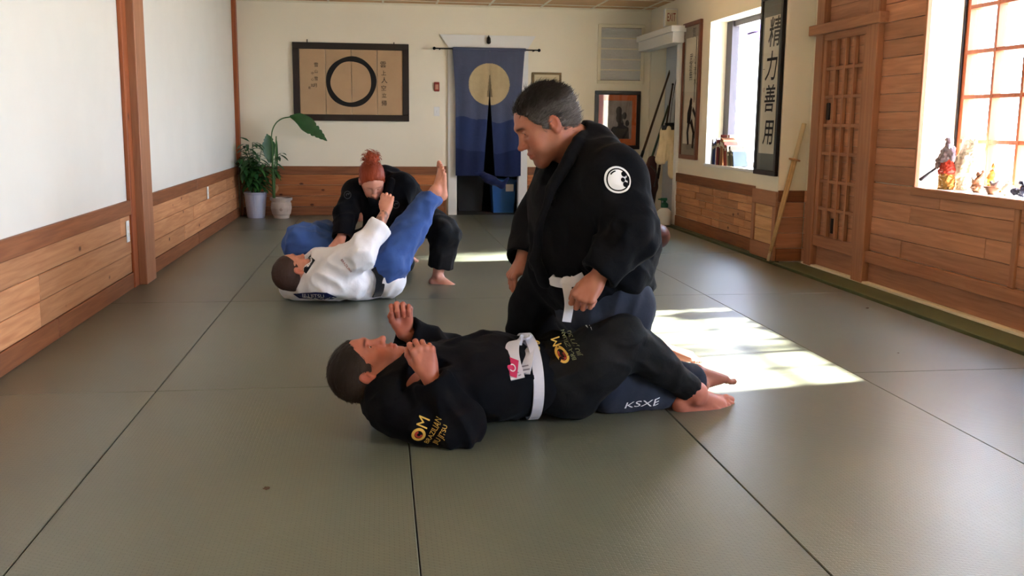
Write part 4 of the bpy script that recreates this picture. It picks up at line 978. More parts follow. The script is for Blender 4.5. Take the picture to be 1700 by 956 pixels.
    f.slab(wr_n - dn * .002, dn, ext=.13); f.cap(wr_n - dn * .04, wr_n + dn * .05, .054, .058, .004, 's'); f.slab(wr_f - df * .0, df, ext=.12); f.cap(wr_f - df * .04, wr_f + df * .05, .054, .058, .004, 's')
    f.slab((.4, 3.9, .005), (0, 0, -1), ext=3)
    v, q = f.surface(); v = cloth(v, q, [(el_n, .2, (-.4, 0, 1), .06, .014), (sh_n, .2, (1, 0, .2), .06, .010), (belly, .28, (1, -.2, .2), .07, .012), ((el_n + wr_n) / 2, .12, (.9, 0, .4), .05, .010)], .006, 41)
    v[:, 2] = np.maximum(v[:, 2], .004)
    jk = sdfmesh([(v, q)], 'jacket', M['blackgi'], t); tree = bvh_of(jk); alln = bvh_of(jk, tr)
    # belt round the waist with two ends draped over the near side
    bt = empty('belt', (.60, 3.8, .2)); bt.parent = t; bt.location = Vector((.60, 3.8, .2)) - Vector(t.location); bt['label'] = 'white cotton belt with a red label'
    pts = []
    c0 = Vector((.615, 3.97, .165))
    for k in range(-8, 29):
        a = k / 36 * 2 * PI; d_ = Vector((.10 * math.sin(a) * .3, -math.sin(a), math.cos(a)))
        h_ = alln.ray_cast(c0 + d_ * .6, -d_, .7)
        if h_[0] is not None: pts.append(h_[0] + d_ * .020)
    for _ in range(3): pts = [pts[0]] + [(pts[i - 1] + pts[i] * 2 + pts[i + 1]) / 4 for i in range(1, len(pts) - 1)] + [pts[-1]]
    for p in pts: p.z = max(p.z, .008)
    pts = [Vector(p) for p in smooth_path(pts, 3)]
    ribbon(pts, (1, .12, 0), .044, .007).build('band', M['beltw'], bt)
    def drape(pp, wdt, name):
        o = []
        for px, py in pp:
            p, n = on_surf(px, py, alln, .014)
            if p is not None: o.append(V(p))
        for _ in range(2): o = [o[0]] + [(o[i - 1] + o[i] * 2 + o[i + 1]) / 4 for i in range(1, len(o) - 1)] + [o[-1]]
        return ribbon(smooth_path(o, 4), (1, 0, .25), wdt, .007).build(name, M['beltw'], bt)
    e1 = drape([(866, 572), (856, 566), (845, 570), (846, 590), (853, 612), (858, 630)], .056, 'belt_end')
    e2 = drape([(862, 570), (873, 564), (880, 566), (876, 585), (870, 605), (866, 622)], .056, 'belt_end')
    bb = bvh_of(e1, e2); c, n = on_surf(851, 611, bb)
    if c is not None:
        vq = [(-.021, -.030), (.021, -.030), (.021, .030), (-.021, .030)]
        decal('rank_label', [(vq, [(0, 1, 2, 3)], 0, .001), ring2(.009, .013, 16) + (1, .002)], [M['ink_m'], M['ink_w']], c, (.97, 0, -.25), (.25, 0, .97), bb, bt, label='red label', cell=.03)
    c, n = on_surf(868, 612, bb)
    if c is not None:
        sh = [([(-.026, y_ - .0018), (.026, y_ - .0018), (.026, y_ + .0018), (-.026, y_ + .0018)], [(0, 1, 2, 3)], 0, .001) for y_ in (-.016, -.006, .004)]
        decal('stitching', sh, [mat('grey_thread', srgb(120, 116, 130), .8)], c, (.97, 0, .2), (-.2, 0, .97), bb, bt, cell=.05)
    # emblem and lettering: ring, M and two lines, on the sleeve and on the thigh
    def om(px, py, tr_, xd, yd, sc, nm, ring_at, mat_y):
        c, n = on_surf(px, py, tr_)
        if c is None: return
        sh = [ring2(.017 * sc, .028 * sc, 22, 0, 2 * PI, 1, .85, ring_at, 0) + (0, 0), ring2(.006 * sc, .014 * sc, 18, .5, 5.2, 1, 1, ring_at, 0) + (1, .0)]
        vs, fs = text_pts('M', .058 * sc); sh.append(([(a + ring_at + .052 * sc, b_) for a, b_ in [(v_[0], v_[1]) for v_ in vs]], fs, 0, 0))
        for k, s_ in enumerate(('BRAZILIAN', 'JIU JITSU')):
            vs, fs = text_pts(s_, .024 * sc); sh.append(([(a + ring_at + .036 * sc, b_ - (.040 + .026 * k) * sc) for a, b_ in [(v_[0], v_[1]) for v_ in vs]], fs, mat_y, 0))
        decal(nm, sh, [M['ink_y'], M['ink_r'], M['ink_g']], c, xd, yd, tr_, t, cell=.02, label='yellow ring and lettering')
    om(700, 712, tree, (.38, .0, .92), (-.92, -.25, .38), 1.0, 'sleeve_emblem', -.026, 0)
    tt = bvh_of(tr, jk); om(928, 578, tt, (-.30, 0, .95), (-.95, 0, -.30), .95, 'thigh_emblem', -.02, 2)
    for px, py, s_, sz, m_, nm in ((891, 574, 'B', .05, 'ink_y', 'small_monogram'), (974, 537, 'ʌ', .03, 'ink_w', 'small_mark')):
        c, n = on_surf(px, py, tt)
        if c is not None:
            vs, fs = text_pts(s_, sz); decal(nm, [(vs, fs, 0, 0)], [M[m_]], c, (.9, 0, -.3), (.3, 0, .9), tt, t)
    c, n = on_surf(864, 546, tt)
    if c is not None: decal('white_tag', [([(-.014, -.005), (.014, -.005), (.014, .005), (-.014, .005)], [(0, 1, 2, 3)], 0, .001)], [M['ink_w']], c, (.85, 0, .5), (-.5, 0, .85), tt, t)
    return t

# ---------------------------------------------------------------- man in white on his back, further off
def white_man():
    t = empty('person.002', (-.2, 6.75, 0), label='man in white jacket lying on his back gripping the woman', cat='person')
    chest, belly, pel = V(P(528, 464, 6.80)), V(P(590, 460, 6.80)), V(P(634, 452, 6.80))
    sh_n, el_n, wr_n = V(P(556, 448, 6.62)), V(P(598, 420, 6.52)), V(P(632, 372, 6.62)); sh_f, el_f, wr_f = V(P(535, 432, 6.98)), V(P(556, 432, 6.90)), V(P(582, 414, 6.86))
    hip_n, mid_n, an_n = V(P(644, 440, 6.74)), V(P(682, 384, 6.84)), V(P(716, 322, 6.9)); hip_f, kn_f, an_f = V(P(622, 440, 6.98)), V(P(500, 402, 7.02)), V(P(556, 380, 7.26)); toe_f = V(P(592, 352, 7.42))
    H = Head(P(488, 451, 6.66), (.22, .40, .89), (-.87, -.45, -.02), 1.14); neck = V(P(515, 462, 6.72))
    f = SDF(.02); f.chain([chest, belly, pel], [.14, .14, .13], .05).chain([sh_n, el_n, wr_n], [.06, .045, .034]).chain([sh_f, el_f, wr_f], [.06, .045, .034]).cap(chest, neck, .08, .06, .04)
    f.chain([hip_n, mid_n, an_n], [.09, .06, .038], .03).chain([hip_f, kn_f, an_f, toe_f], [.09, .06, .045, .036], .03); b = f.surface()
    hv, hf, hc, L = head_surface(H, neck, .062, h=.004, closed=.7); add_brows(hc, L, (.3, .2, .16)); add_stubble(hc, L, (.6, .5, .48), .4)
    dn = nrm(wr_n - el_n)
    hn = hand_surface(V(P(640, 350, 6.66)), (.12, .35, .92), (-.1, -.95, .35), 1, sc=1.12, curl=(1.0, 1.2, .8), thumb=(.7, .5), arm=wr_n - dn * .05, h=.0036)
    hf_ = hand_surface(V(P(572, 418, 6.85)), (.75, .1, .55), (-.3, -.8, .5), -1, sc=1.1, curl=(1.1, 1.2, .7), thumb=(.6, .4), arm=el_f, h=.0036)
    f = SDF(.008); f.cap(wr_n - dn * .06, V(P(640, 352, 6.66)), .046, .034, .02); fa = f.surface(); ink = np.ones((len(fa[0]), 3))
    p_ = np.clip(vnoise(fa[0] * 60, 3) * 1.8 + .5, 0, 1)[:, None]; ink = ink * (1 - .85 * p_) + np.array([.26, .34, .40]) * .85 * p_      # tattooed forearm
    ft_n = foot_surface(an_n + V(.03, .01, .02), (-.12, -.02, 1), (-.93, -.35, -.1), 1, sc=1.05, shin=an_n - nrm(an_n - mid_n) * .1, h=.004)
    ft_f = foot_surface(toe_f, (.25, .25, .9), (-.5, .6, .4), -1, sc=.95, shin=an_f, h=.004)
    sdfmesh([flattones(b), (hv, hf, hc), hn, hf_, (fa[0], fa[1], ink), ft_n, ft_f], 'body', M['skin_c'], t)
    eyeballs(H, t, M['brown_iris'], (1, 0, -.3))
    sdfmesh(hair_cap(H, h=.004, grey=.1, seed=9, vol=.007, strands=2500, slen=.006, hairline=.070, back=-.062), 'hair', hairmat('cropped_dark_hair', srgb(62, 44, 38), srgb(96, 74, 66)), t)
    f = SDF(.0115); f.chain([pel, hip_n], [.15, .13], .05).chain([pel, hip_f], [.15, .13], .05).chain([hip_n, mid_n, an_n - nrm(an_n - mid_n) * .02], [.138, .106, .074], .05)
    f.chain([hip_f, kn_f], [.13, .125], .05).cap(kn_f, an_f, .12, .078, .05)
    d = nrm(an_n - mid_n); f.slab(an_n - d * .01, d, ext=.15); d = nrm(an_f - kn_f); f.slab(an_f - d * .03, d, ext=.12)
    v, q = f.surface(); v = cloth(v, q, [(mid_n, .22, (1, 0, .9), .07, .018), (hip_n, .2, (1, 0, .4), .06, .014), (kn_f, .2, (1, 0, .1), .05, .018), (an_n, .12, (1, 0, -.3), .05, .012)], .013, 51)
    sdfmesh([(v, q)], 'trousers', M['bluetr'], t)
    f = SDF(.0105); f.chain([V(P(492, 472, 6.80)), chest, belly, pel + V(-.01, 0, 0), V(P(645, 466, 6.74))], [.125, .195, .182, .165, .12], .05)
    f.chain([sh_n, el_n, wr_n - dn * .02], [.12, .105, .088], .04).chain([sh_f, el_f], [.11, .09], .05); f.cap(sh_n, sh_f, .12, .12, .05)
    f.chain([V(P(505, 478, 6.62)), V(P(540, 470, 6.58)), V(P(590, 474, 6.60))], [.06, .09, .08], .06)
    f.chain([V(P(520, 470, 6.60)), V(P(512, 446, 6.62)), V(P(524, 428, 6.70)), V(P(545, 418, 6.78))], [.024] * 4, .008)
    f.cap(neck + V(-.03, 0, .02), V(P(505, 430, 6.75)), .075, .08, .015, 's')
    f.slab(wr_n - dn * .01, dn, ext=.14); f.cap(wr_n - dn * .06, wr_n + dn * .05, .062, .068, .005, 's'); f.slab((-.2, 6.7, .005), (0, 0, -1), ext=3)
    v, q = f.surface(); v = cloth(v, q, [(sh_n, .22, (.9, 0, -.5), .06, .022), (el_n, .14, (.8, 0, .9), .05, .014), (chest, .3, (.9, 0, .35), .08, .020), (belly, .2, (.2, 0, 1), .06, .018), (V(P(640, 466, 6.7)), .12, (.5, 0, 1), .05, .014)], .008, 61)
    v[:, 2] = np.maximum(v[:, 2], .004)
    jk = sdfmesh([(v, q)], 'jacket', M['whitegi'], t); tree = bvh_of(jk)
    pts = []
    for px, py in ((622, 444), (626, 449), (629, 454), (632, 463), (632, 474), (629, 484), (625, 491)):
        p, n = on_surf(px, py, tree, .006)
        if p is not None: pts.append(V(p))
    if len(pts) > 3: ribbon(smooth_path(pts, 3), (1, .2, .2), .062, .008).build('belt', M['beltb'], t, label='black belt')
    c, n = next((q_ for q_ in (on_surf(523, y_, tree) for y_ in (501, 499, 497, 495, 492, 488)) if q_[0] is not None), (None, None))
    if c is not None:
        vq = [(-.15, .006), (-.11, -.026), (.12, -.030), (.16, -.008), (.10, .026), (.02, .028), (-.08, .018)]
        vs, fs = text_pts('JIU JITSU', .034)
        decal('back_patch', [(vq, [tuple(range(7))], 0, .001), ([(a * 1.25, b_) for a, b_ in [(v_[0], v_[1]) for v_ in vs]], fs, 1, .003)], [M['navyp'], M['ink_w']], Vector((c.x, c.y - .1, .062)), (1, -.05, .0), (0, .1, 1), tree, t, cell=.02, off=.004, label='navy back patch with white lettering')
    for (px, py), m_, w_, h_ in (((511, 441), 'beltb', .05, .022), ((516, 430), 'ink_w', .026, .014)):
        c, n = on_surf(px, py, tree)
        if c is not None: decal('collar_patch', [([(-w_, -h_), (w_, -h_), (w_, h_), (-w_, h_)], [(0, 1, 2, 3)], 0, .001)], [M[m_]], c, (.55, 0, .8), (-.8, 0, .55), tree, t)
    c, n = on_surf(575, 441, tree)
    if c is not None:
        vs, fs = text_pts('BRAZILIAN', .022); decal('sleeve_lettering', [(vs, fs, 0, .001)], [M['ink_r']], c, (.6, 0, -.8), (.8, 0, .6), tree, t)
    return t

# ---------------------------------------------------------------- red haired woman bending over him
def bending_woman():
    t = empty('person.003', (.3, 7.35, 0), label='woman with red hair bun in black bending over the man in white', cat='person')
    H = Head(P(618, 300, 7.08), (.14, -.70, -.70), (.02, -.70, .71), 1.10); neck = V(P(640, 300, 7.22))
    up, mid, pel = V(P(640, 312, 7.28)), V(P(660, 322, 7.5)), V(P(678, 345, 7.74))
    sh_r, el_r, wr_r = V(P(590, 318, 7.20)), V(P(574, 356, 7.02)), V(P(567, 394, 6.88)); sh_l, el_l, wr_l = V(P(668, 312, 7.14)), V(P(652, 372, 7.0)), V(P(594, 400, 6.98))
    hip_l, kn_l, an_l = V(P(690, 352, 7.66)), V(P(740, 388, 7.40)), V(P(730, 452, 7.40)); hip_r, kn_r, an_r = V(P(655, 365, 7.7)), V(P(612, 440, 7.40)), W3(.2, 8.0, .07)
    f = SDF(.02); f.chain([up, mid, pel], [.13, .11, .13], .05).chain([sh_r, el_r, wr_r], [.045, .036, .027]).chain([sh_l, el_l, wr_l], [.045, .036, .027]).cap(up, neck, .07, .05, .04)
    f.chain([hip_l, kn_l, an_l], [.085, .055, .034], .03).chain([hip_r, kn_r, an_r], [.085, .055, .034], .03); b = f.surface()
    hv, hf, hc, L = head_surface(H, neck, .050, h=.0038, female=True, closed=.95, jaw=.85); add_brows(hc, L, (.55, .34, .24), amt=.6)
    hr = hand_surface(V(P(566, 396, 6.87)), (-.42, -.15, -.62), (-.3, -.8, .45), 1, sc=1.08, curl=(.9, 1.1, .7), thumb=(.5, .4), arm=wr_r + (el_r - wr_r) * .3, h=.0034)
    hl = hand_surface(V(P(592, 402, 6.97)), (-.75, -.1, -.35), (0, -.7, .7), -1, sc=1.05, curl=(.9, 1.1, .7), arm=wr_l + (el_l - wr_l) * .3, h=.004)
    ft = foot_surface(V(P(728, 459, 7.38)), (.93, -.32, -.08), (.05, -.1, 1), -1, sc=1.02, shin=an_l + V(0, 0, .1), h=.004)
    f2 = foot_surface(an_r, (.4, .9, -.4), (0, -.3, -1), 1, sc=1.0, h=.006)
    sdfmesh([flattones(b), (hv, hf, hc), hr, hl, ft, f2], 'body', M['skin_d'], t)
    eyeballs(H, t, M['brown_iris'], (1, 0, -.5))
    # hair drawn back into a curly bun
    parts = hair_cap(H, h=.004, seed=12, vol=.010, strands=2600, slen=.020, flow=(-.35, 0, .95), hairline=.074, back=-.03, stray=.12)
    f = SDF(.005); bc = H(-.055, 0, .150); rg = np.random.default_rng(3)
    f.ell(bc, .040 * 1.1, None, .02)
    for k in range(34):
        a = rg.normal(size=3); a /= np.linalg.norm(a); f.cap(bc + a * .030, bc + a * .043 + rg.normal(0, .010, 3), .012, .009, .008)
    f.cap(H(-.045, 0, .11), bc, .038, .03, .02); v, q = f.surface(); n = vnormals(v, q); v = v + n * (.004 * vnoise(v * 140, 5))[:, None]
    parts.append((v, q, np.ones((len(v), 3)) * .8))
    mb = MB()
    for k in range(150):                          # loose curls
        a = rg.normal(size=3); a /= np.linalg.norm(a); s0 = bc + a * .040; r_ = rg.uniform(.006, .013); o = a if k % 3 else rg.normal(size=3); o = nrm(o)
        e1 = nrm(np.cross(o, [.3, .2, .9])); e2 = np.cross(o, e1)
        mb.tube([s0 + e1 * r_ * math.cos(j * .9) + e2 * r_ * math.sin(j * .9) + o * .0045 * j for j in range(9)], .0013, 3, caps=False)
    vs = np.array([tuple(p) for p in mb.v]); parts.append((vs, np.array(mb.f), np.ones((len(vs), 3))))
    sdfmesh(parts, 'hair', hairmat('red_hair', srgb(146, 62, 34), srgb(110, 40, 22), .5), t, )
    f = SDF(.0115); f.cap(pel, hip_l, .15, .14, .05); f.cap(pel, hip_r, .15, .14, .05)
    f.chain([hip_l, kn_l, an_l], [.135, .105, .098], .05).chain([hip_r, kn_r, an_r], [.125, .105, .08], .05)
    d = nrm(an_l - kn_l); f.slab(an_l - d * .035, d, ext=.15); f.slab((.3, 7.5, .006), (0, 0, -1), ext=3)
    v, q = f.surface(); v = cloth(v, q, [(kn_l, .18, (1, 0, .6), .06, .016), (hip_l, .2, (1, 0, -.5), .06, .012), (an_l, .18, (.2, 0, 1), .05, .012)], .006, 71)
    v[:, 2] = np.maximum(v[:, 2], .004)
    sdfmesh([(v, q)], 'trousers', M['blacktr'], t)
    f = SDF(.0105); f.chain([up, mid, pel], [.165, .160, .165], .06).cap(sh_r, sh_l, .095, .095, .06).cap(up, neck + V(0, .03, 0), .10, .08, .05)
    f.chain([sh_r, el_r, wr_r], [.095, .080, .072], .035).chain([sh_l, el_l, wr_l], [.105, .098, .072], .035)
    f.chain([V(P(622, 340, 7.12)), V(P(618, 375, 7.15)), V(P(606, 392, 7.1))], [.09, .06, .045], .05)              # jacket front hanging open
    f.chain([V(P(606, 312, 7.05)), V(P(622, 340, 7.02)), V(P(642, 332, 7.0)), V(P(650, 300, 7.05))], [.022] * 4, .008)
    f.ell(H(.02, 0, -.02), V(.11, .085, .12), H.R, .01, 's')
    d1 = nrm(wr_r - el_r); f.slab(wr_r + d1 * .008, d1, ext=.12); f.cap(wr_r - d1 * .03, wr_r + d1 * .05, .05, .054, .004, 's')
    v, q = f.surface(); v = cloth(v, q, [(sh_l, .2, (.1, 0, -1), .06, .014), (el_l, .15, (1, 0, .1), .05, .014), (el_r, .14, (1, 0, .3), .045, .012), (mid, .25, (1, 0, .2), .07, .010)], .005, 81)
    jk = sdfmesh([(v, q)], 'jacket', M['blackgi'], t); tree = bvh_of(jk)
    M['greythread'] = mat('dim_grey_thread', srgb(52, 55, 62), .8)
    for px, py in ((577, 324), (657, 340)):
        c, n = on_surf(px, py, tree)
        if c is not None: decal('shoulder_emblem', [ring2(.022, .027, 20) + (0, 0), ring2(.005, .012, 12, 0, 4) + (0, 0), disc2(.005, 8, .012, .008) + (0, 0)], [M['greythread']], c, (1, 0, .1), (0, 0, 1), tree, t, label='grey round emblem')
    # painted fingernail
    return t
import time as _t; _t0 = _t.time()
kneeling_man(); lying_man(); white_man(); bending_woman()
print('people', _t.time() - _t0)

# ================================================================ things on the back wall
FB = YB - .001
def bw(px, py, off=0.0):
    p = W(px, py, 1, YB - off); return p
def textpart(name, s, size, c, xd, yd, m_, parent, lift=.0015, sxy=(1, 1), rnd=0, label=None, skew=0):
    vs, fs = text_pts(s, size); x = Vector(xd).normalized(); y = Vector(yd).normalized(); n = x.cross(y); mb = MB()
    P_ = [Vector(c) + x * (v[0] * sxy[0] + v[1] * skew) + y * v[1] * sxy[1] + n * lift for v in vs]; mb.add(P_, fs)
    me = bpy.data.meshes.new(name); me.from_pydata([tuple(p) for p in P_], [], fs); o = link(name, me, m_, parent)
    return tag(o, label=label) if label else o
M['inkblack'] = mat('brush_ink', srgb(24, 20, 18), .8); M['darkframe'] = mat('dark_lacquer_frame', srgb(34, 22, 20), .35); M['tanpaper'] = mat('tan_paper', srgb(184, 152, 116), .7, var=(3, .06))
def frame4(name, a, b, wd, th, m_, parent, y=YB):    # rectangular frame on the back wall, a = (x0, z0), b = (x1, z1)
    mb = MB(); x0, z0 = a; x1, z1 = b
    mb.box((x0, y - th, z1 - wd), (x1, y, z1), .004).box((x0, y - th, z0), (x1, y, z0 + wd), .004).box((x0, y - th, z0 + wd), (x0 + wd, y, z1 - wd), .003).box((x1 - wd, y - th, z0 + wd), (x1, y, z1 - wd), .003)
    return mb.build(name, m_, parent)
t = empty('framed_screen', (-.355, YB, 1.24), label='wide dark-framed tan screen painted with a black brush circle', cat='picture')
frame4('frame', (-1.10, 1.24), (.392, 2.236), .082, .04, M['darkframe'], t)
xs_ = [-1.02, -.668, -.32, .028, .312]
xs_ = [-1.018 + k * .3325 for k in range(5)]
for i in range(4): B((xs_[i] + .0025, YB - .022, 1.32), (xs_[i + 1] - .0025, YB - .005, 2.156), .002).build('screen_panel', M['tanpaper'], t)
vs, fs = ring2(.262, .325, 56); cx, cz = bw(583, 136).x, bw(583, 136).z
vv = []
for k, v in enumerate(vs):
    a = math.atan2(v[1], v[0]); r = math.hypot(*v) + .004 * math.sin(5 * a + 1) * (1 if k % 2 else -1) + .004 * math.sin(a * 2); vv.append((cx + r * math.cos(a), YB - .0235, cz + r * math.sin(a)))
MB().add(vv, fs).build('brush_circle', M['inkblack'], t)
for s_, px, py, sz in (('雲', 636, 108, .085), ('上', 637, 122, .07), ('人', 638, 134, .085), ('空', 637, 147, .075), ('立', 638, 159, .065), ('帰', 638, 172, .075),
                       ('雪', 525, 108, .06), ('山', 525, 119, .05), ('雪', 525, 131, .055), ('月', 524, 142, .055), ('中', 519, 122, .04), ('心', 519, 132, .04), ('如', 519, 142, .045), ('是', 514, 146, .035)):
    p = bw(px, py); textpart('calligraphy', s_, sz, (p.x, YB - .0235, p.z), (1, 0, 0), (0, 0, 1), M['inkblack'], t)
for px in (510, 654):
    p = bw(px, 72 if px < 600 else 77); MB().tube([(p.x, YB - .004, p.z - .01), (p.x, YB - .012, p.z + .03), (p.x, YB - .004, p.z + .05)], .006, 6).build('hanging_hook', M['blackmetal'], t)

# curtain rod and noren curtain
r0, r1 = bw(721, 80, .12), bw(895, 82, .12)
t = empty('curtain_rod', (1.44, YB - .12, r0.z), label='thin black curtain rod with round ends across the doorway', cat='rod')
MB().tube([(r0.x, YB - .12, 2.185), (r1.x, YB - .12, 2.185)], .009, 10).build('rod', M['blackmetal'], t, smooth=True)
for x in (r0.x, r1.x): MB().ball((x, YB - .12, 2.185), .022, 2).build('finial', M['blackmetal'], t, smooth=True)
for x in (r0.x + .07, r1.x - .07): MB().box((x - .008, YB - .13, 2.17), (x + .008, YB - .04, 2.19), .002).build('bracket', M['blackmetal'], t)
t = empty('noren_curtain', (1.44, YB - .12, 2.185), label='indigo split door curtain with pale moon above blue hills', cat='curtain')
moon = bw(812, 140, .12); cB = [np.array(srgb(*c)[:3]) for c in ((76, 82, 104), (40, 52, 90), (26, 36, 74), (180, 160, 122), (214, 196, 160))]
for sd_ in (0, 1):
    nx, nz = 90, 270; u = np.linspace(0, 1, nx); v = np.linspace(0, 1, nz); U, Vv = np.meshgrid(u, v, indexing='ij')
    Zc = 2.20 - Vv * 1.665
    sp = .078 * np.clip((Vv - .30) / .70, 0, 1)      # the slit widens downwards
    sway = .045 * np.sin(np.clip(Vv / .5, 0, 1) * PI / 2)
    if sd_ == 0: x0 = .955 + sway; x1 = 1.449 - sp - .001
    else: x0 = 1.449 + sp + .001; x1 = 1.915 - sway * .9
    Xc = x0 + (x1 - x0) * U
    Yc = YB - .12 + .012 * np.sin(U * 11 + sd_ * 2 + Vv * 2) * np.clip(Vv * 2, .2, 1) + .02 * np.sin(U * 5 + 1) * Vv - .02 * Vv
    if sd_ == 1: Zc = Zc + .0 - .045 * np.clip((U - .0) * 1, 0, 1) * np.clip((Vv - .8) / .2, 0, 1) * (1 - U)
    pts = np.stack([Xc, Yc, Zc], -1).reshape(-1, 3)
    idx = np.arange(nx * nz).reshape(nx, nz); q = np.stack([idx[:-1, :-1], idx[1:, :-1], idx[1:, 1:], idx[:-1, 1:]], -1).reshape(-1, 4)
    p = pts; nz_ = vnoise(np.stack([p[:, 0] * 30, p[:, 1] * 0, p[:, 2] * 4], 1), 4) * .04
    rm = np.hypot(p[:, 0] - moon.x, p[:, 2] - moon.z); col = np.tile(cB[0], (len(p), 1))
    h1 = moon.z - .46 + .03 * np.sin(p[:, 0] * 7) + .015 * np.sin(p[:, 0] * 19); h2 = moon.z - .87 + .03 * np.sin(p[:, 0] * 6 + 2) + .012 * np.sin(p[:, 0] * 15)
    col[p[:, 2] < h1] = cB[1]; col[p[:, 2] < h2] = cB[2]; mm = rm < .272; col[mm] = cB[3]; 
    gl = np.exp(-((p[:, 0] - moon.x) / .05) ** 2 - ((p[:, 2] - moon.z + .05) / .2) ** 2)[:, None] * .35 * mm[:, None]; col = col * (1 - gl) + np.array([.30, .2, .11]) * gl
    tip = (np.abs(p[:, 0] - 1.449) < .006 + .035 * np.clip((moon.z + .12 - p[:, 2]) / .3, 0, 1)) & (p[:, 2] < moon.z + .12) & (p[:, 2] > moon.z - .16); col[tip] = col[tip] * .45
    col = col * (1 + nz_[:, None])
    cm = M.get('norencloth')
    if cm is None:
        cm = clothmat('indigo_noren_cloth', (1, 1, 1, 1), .9, sheen=.1, var=.04); n_ = cm.node_tree.nodes; l_ = cm.node_tree.links
        vc = n_.new('ShaderNodeVertexColor'); vc.layer_name = 'Tone'; mx = [x for x in n_ if x.type == 'MIX'][0]; l_.new(vc.outputs[0], mx.inputs[6]); M['norencloth'] = cm
    back = p + [0, .004, 0]
    sdfmesh([(np.concatenate([p, back]), np.concatenate([q, q[:, ::-1] + len(p)]), np.concatenate([col, col]))], 'curtain_panel', cm, t)
ft = np.concatenate([MB().box((.975, YB - .132, 2.165), (1.915, YB - .108, 2.205), .004).v]); 
B((.96, YB - .136, 2.168), (1.93, YB - .104, 2.206), .008).build('rod_sleeve', mat('indigo_hem', srgb(76, 82, 104), .9), t)
kb = [V(1.38, YB - .16, .545), V(1.43, YB - .19, .50), V(1.50, YB - .18, .47), V(1.62, YB - .17, .40), V(1.70, YB - .15, .50)]
f = SDF(.008); f.chain([V(1.26, YB - .15, .56)] + kb[:2], [.02, .04, .05], .03).chain(kb[1:], [.05, .05, .035, .02], .03); v, q = f.surface(); v = cloth(v, q, [(kb[1], .2, (1, 0, 0), .04, .012)], .004, 5)
sdfmesh([(v, q, np.tile(np.array(srgb(24, 34, 78)[:3]), (len(v), 1)))], 'tied_corner', M['norencloth'], t)
# bell above the door
c = bw(811, 67, .05); t = empty('door_bell', (c.x, YB - .05, c.z), label='small black bell hanging on the white door header', cat='bell')
MB().lathe((c.x, YB - .075, c.z), [(.004, .05), (.014, .045), (.026, .02), (.03, -.02), (.026, -.04), (.010, -.05)], 14).build('bell_body', M['blackmetal'], t, smooth=True)
MB().tube([(c.x, YB - .045, c.z + .055), (c.x, YB - .075, c.z + .06), (c.x, YB - .075, c.z + .045)], .005, 6).build('bracket', M['blackmetal'], t)
# red sign and light switch
c = bw(725, 144); t = empty('fire_alarm_box', (c.x, YB, c.z), label='small red box on back wall left of the curtain', cat='sign')
B((c.x - .035, YB - .03, c.z - .06), (c.x + .035, YB, c.z + .06), .006).build('housing', mat('red_enamel', srgb(150, 52, 40), .5), t)
B((c.x - .020, YB - .034, c.z - .035), (c.x + .020, YB - .028, c.z + .03), .003).build('face_plate', mat('pale_red_plate', srgb(196, 140, 118), .5), t)
plate('light_switch', (bw(725, 185).x, YB - .0, bw(725, 185).z), (0, -1, 0), .075, .12, 'white light switch below the small red box', True)
plate('wall_outlet', (bw(1058, 269).x, YB - .0, bw(1058, 269).z), (0, -1, 0), .10, .14, 'white outlet plate under the orange-matted picture', False)
# small framed print
a, b = bw(883, 120), bw(931, 163); t = empty('framed_print', ((a.x + b.x) / 2, YB, b.z), label='small gold-framed print right of the blue curtain', cat='picture')
frame4('frame', (a.x, b.z), (b.x, a.z), .028, .03, mat('dull_gold_frame', srgb(112, 92, 56), .4, metal=.3), t)
B((a.x + .02, YB - .014, b.z + .02), (b.x - .02, YB - .004, a.z - .02)).build('mat_board', mat('ivory_mat_board', srgb(206, 192, 158), .8), t)
cx, cz = (a.x + b.x) / 2, (a.z + b.z) / 2
frame4('mat_line', (cx - .135, cz - .105), (cx + .135, cz + .105), .004, .0152, M['tanpaper'], t)
B((cx - .075, YB - .018, cz - .065), (cx + .075, YB - .012, cz + .06)).build('print', mat('sepia_print', srgb(120, 100, 74), .7, var=(40, .4)), t)
MB().box((cx - .05, YB - .02, cz - .03), (cx + .05, YB - .017, cz + .02)).box((cx - .06, YB - .02, cz + .025), (cx + .06, YB - .017, cz + .035)).build('print_detail', mat('dark_sepia', srgb(62, 50, 40), .7), t)
c = bw(944, 155); t = empty('thermostat', (c.x, YB, c.z), label='small round brass thermostat on back wall', cat='thermostat')
f_ = MB(); f_.lathe((0, 0, 0), [(.055, 0), (.055, .012), (.047, .02), (.040, .02), (.038, .014), (.001, .014)], 28); f_.v = [(c.x + v[0], YB - v[2], c.z + v[1]) for v in f_.v]; f_.build('ring', mat('brass_ring', srgb(150, 138, 104), .35, metal=.7), t, smooth=False)
f_ = MB(); f_.lathe((0, 0, 0), [(.036, .010), (.036, .018), (.030, .026), (.001, .028)], 24); f_.v = [(c.x + v[0], YB - v[2], c.z + v[1]) for v in f_.v]; f_.build('dial', M['cream'], t)
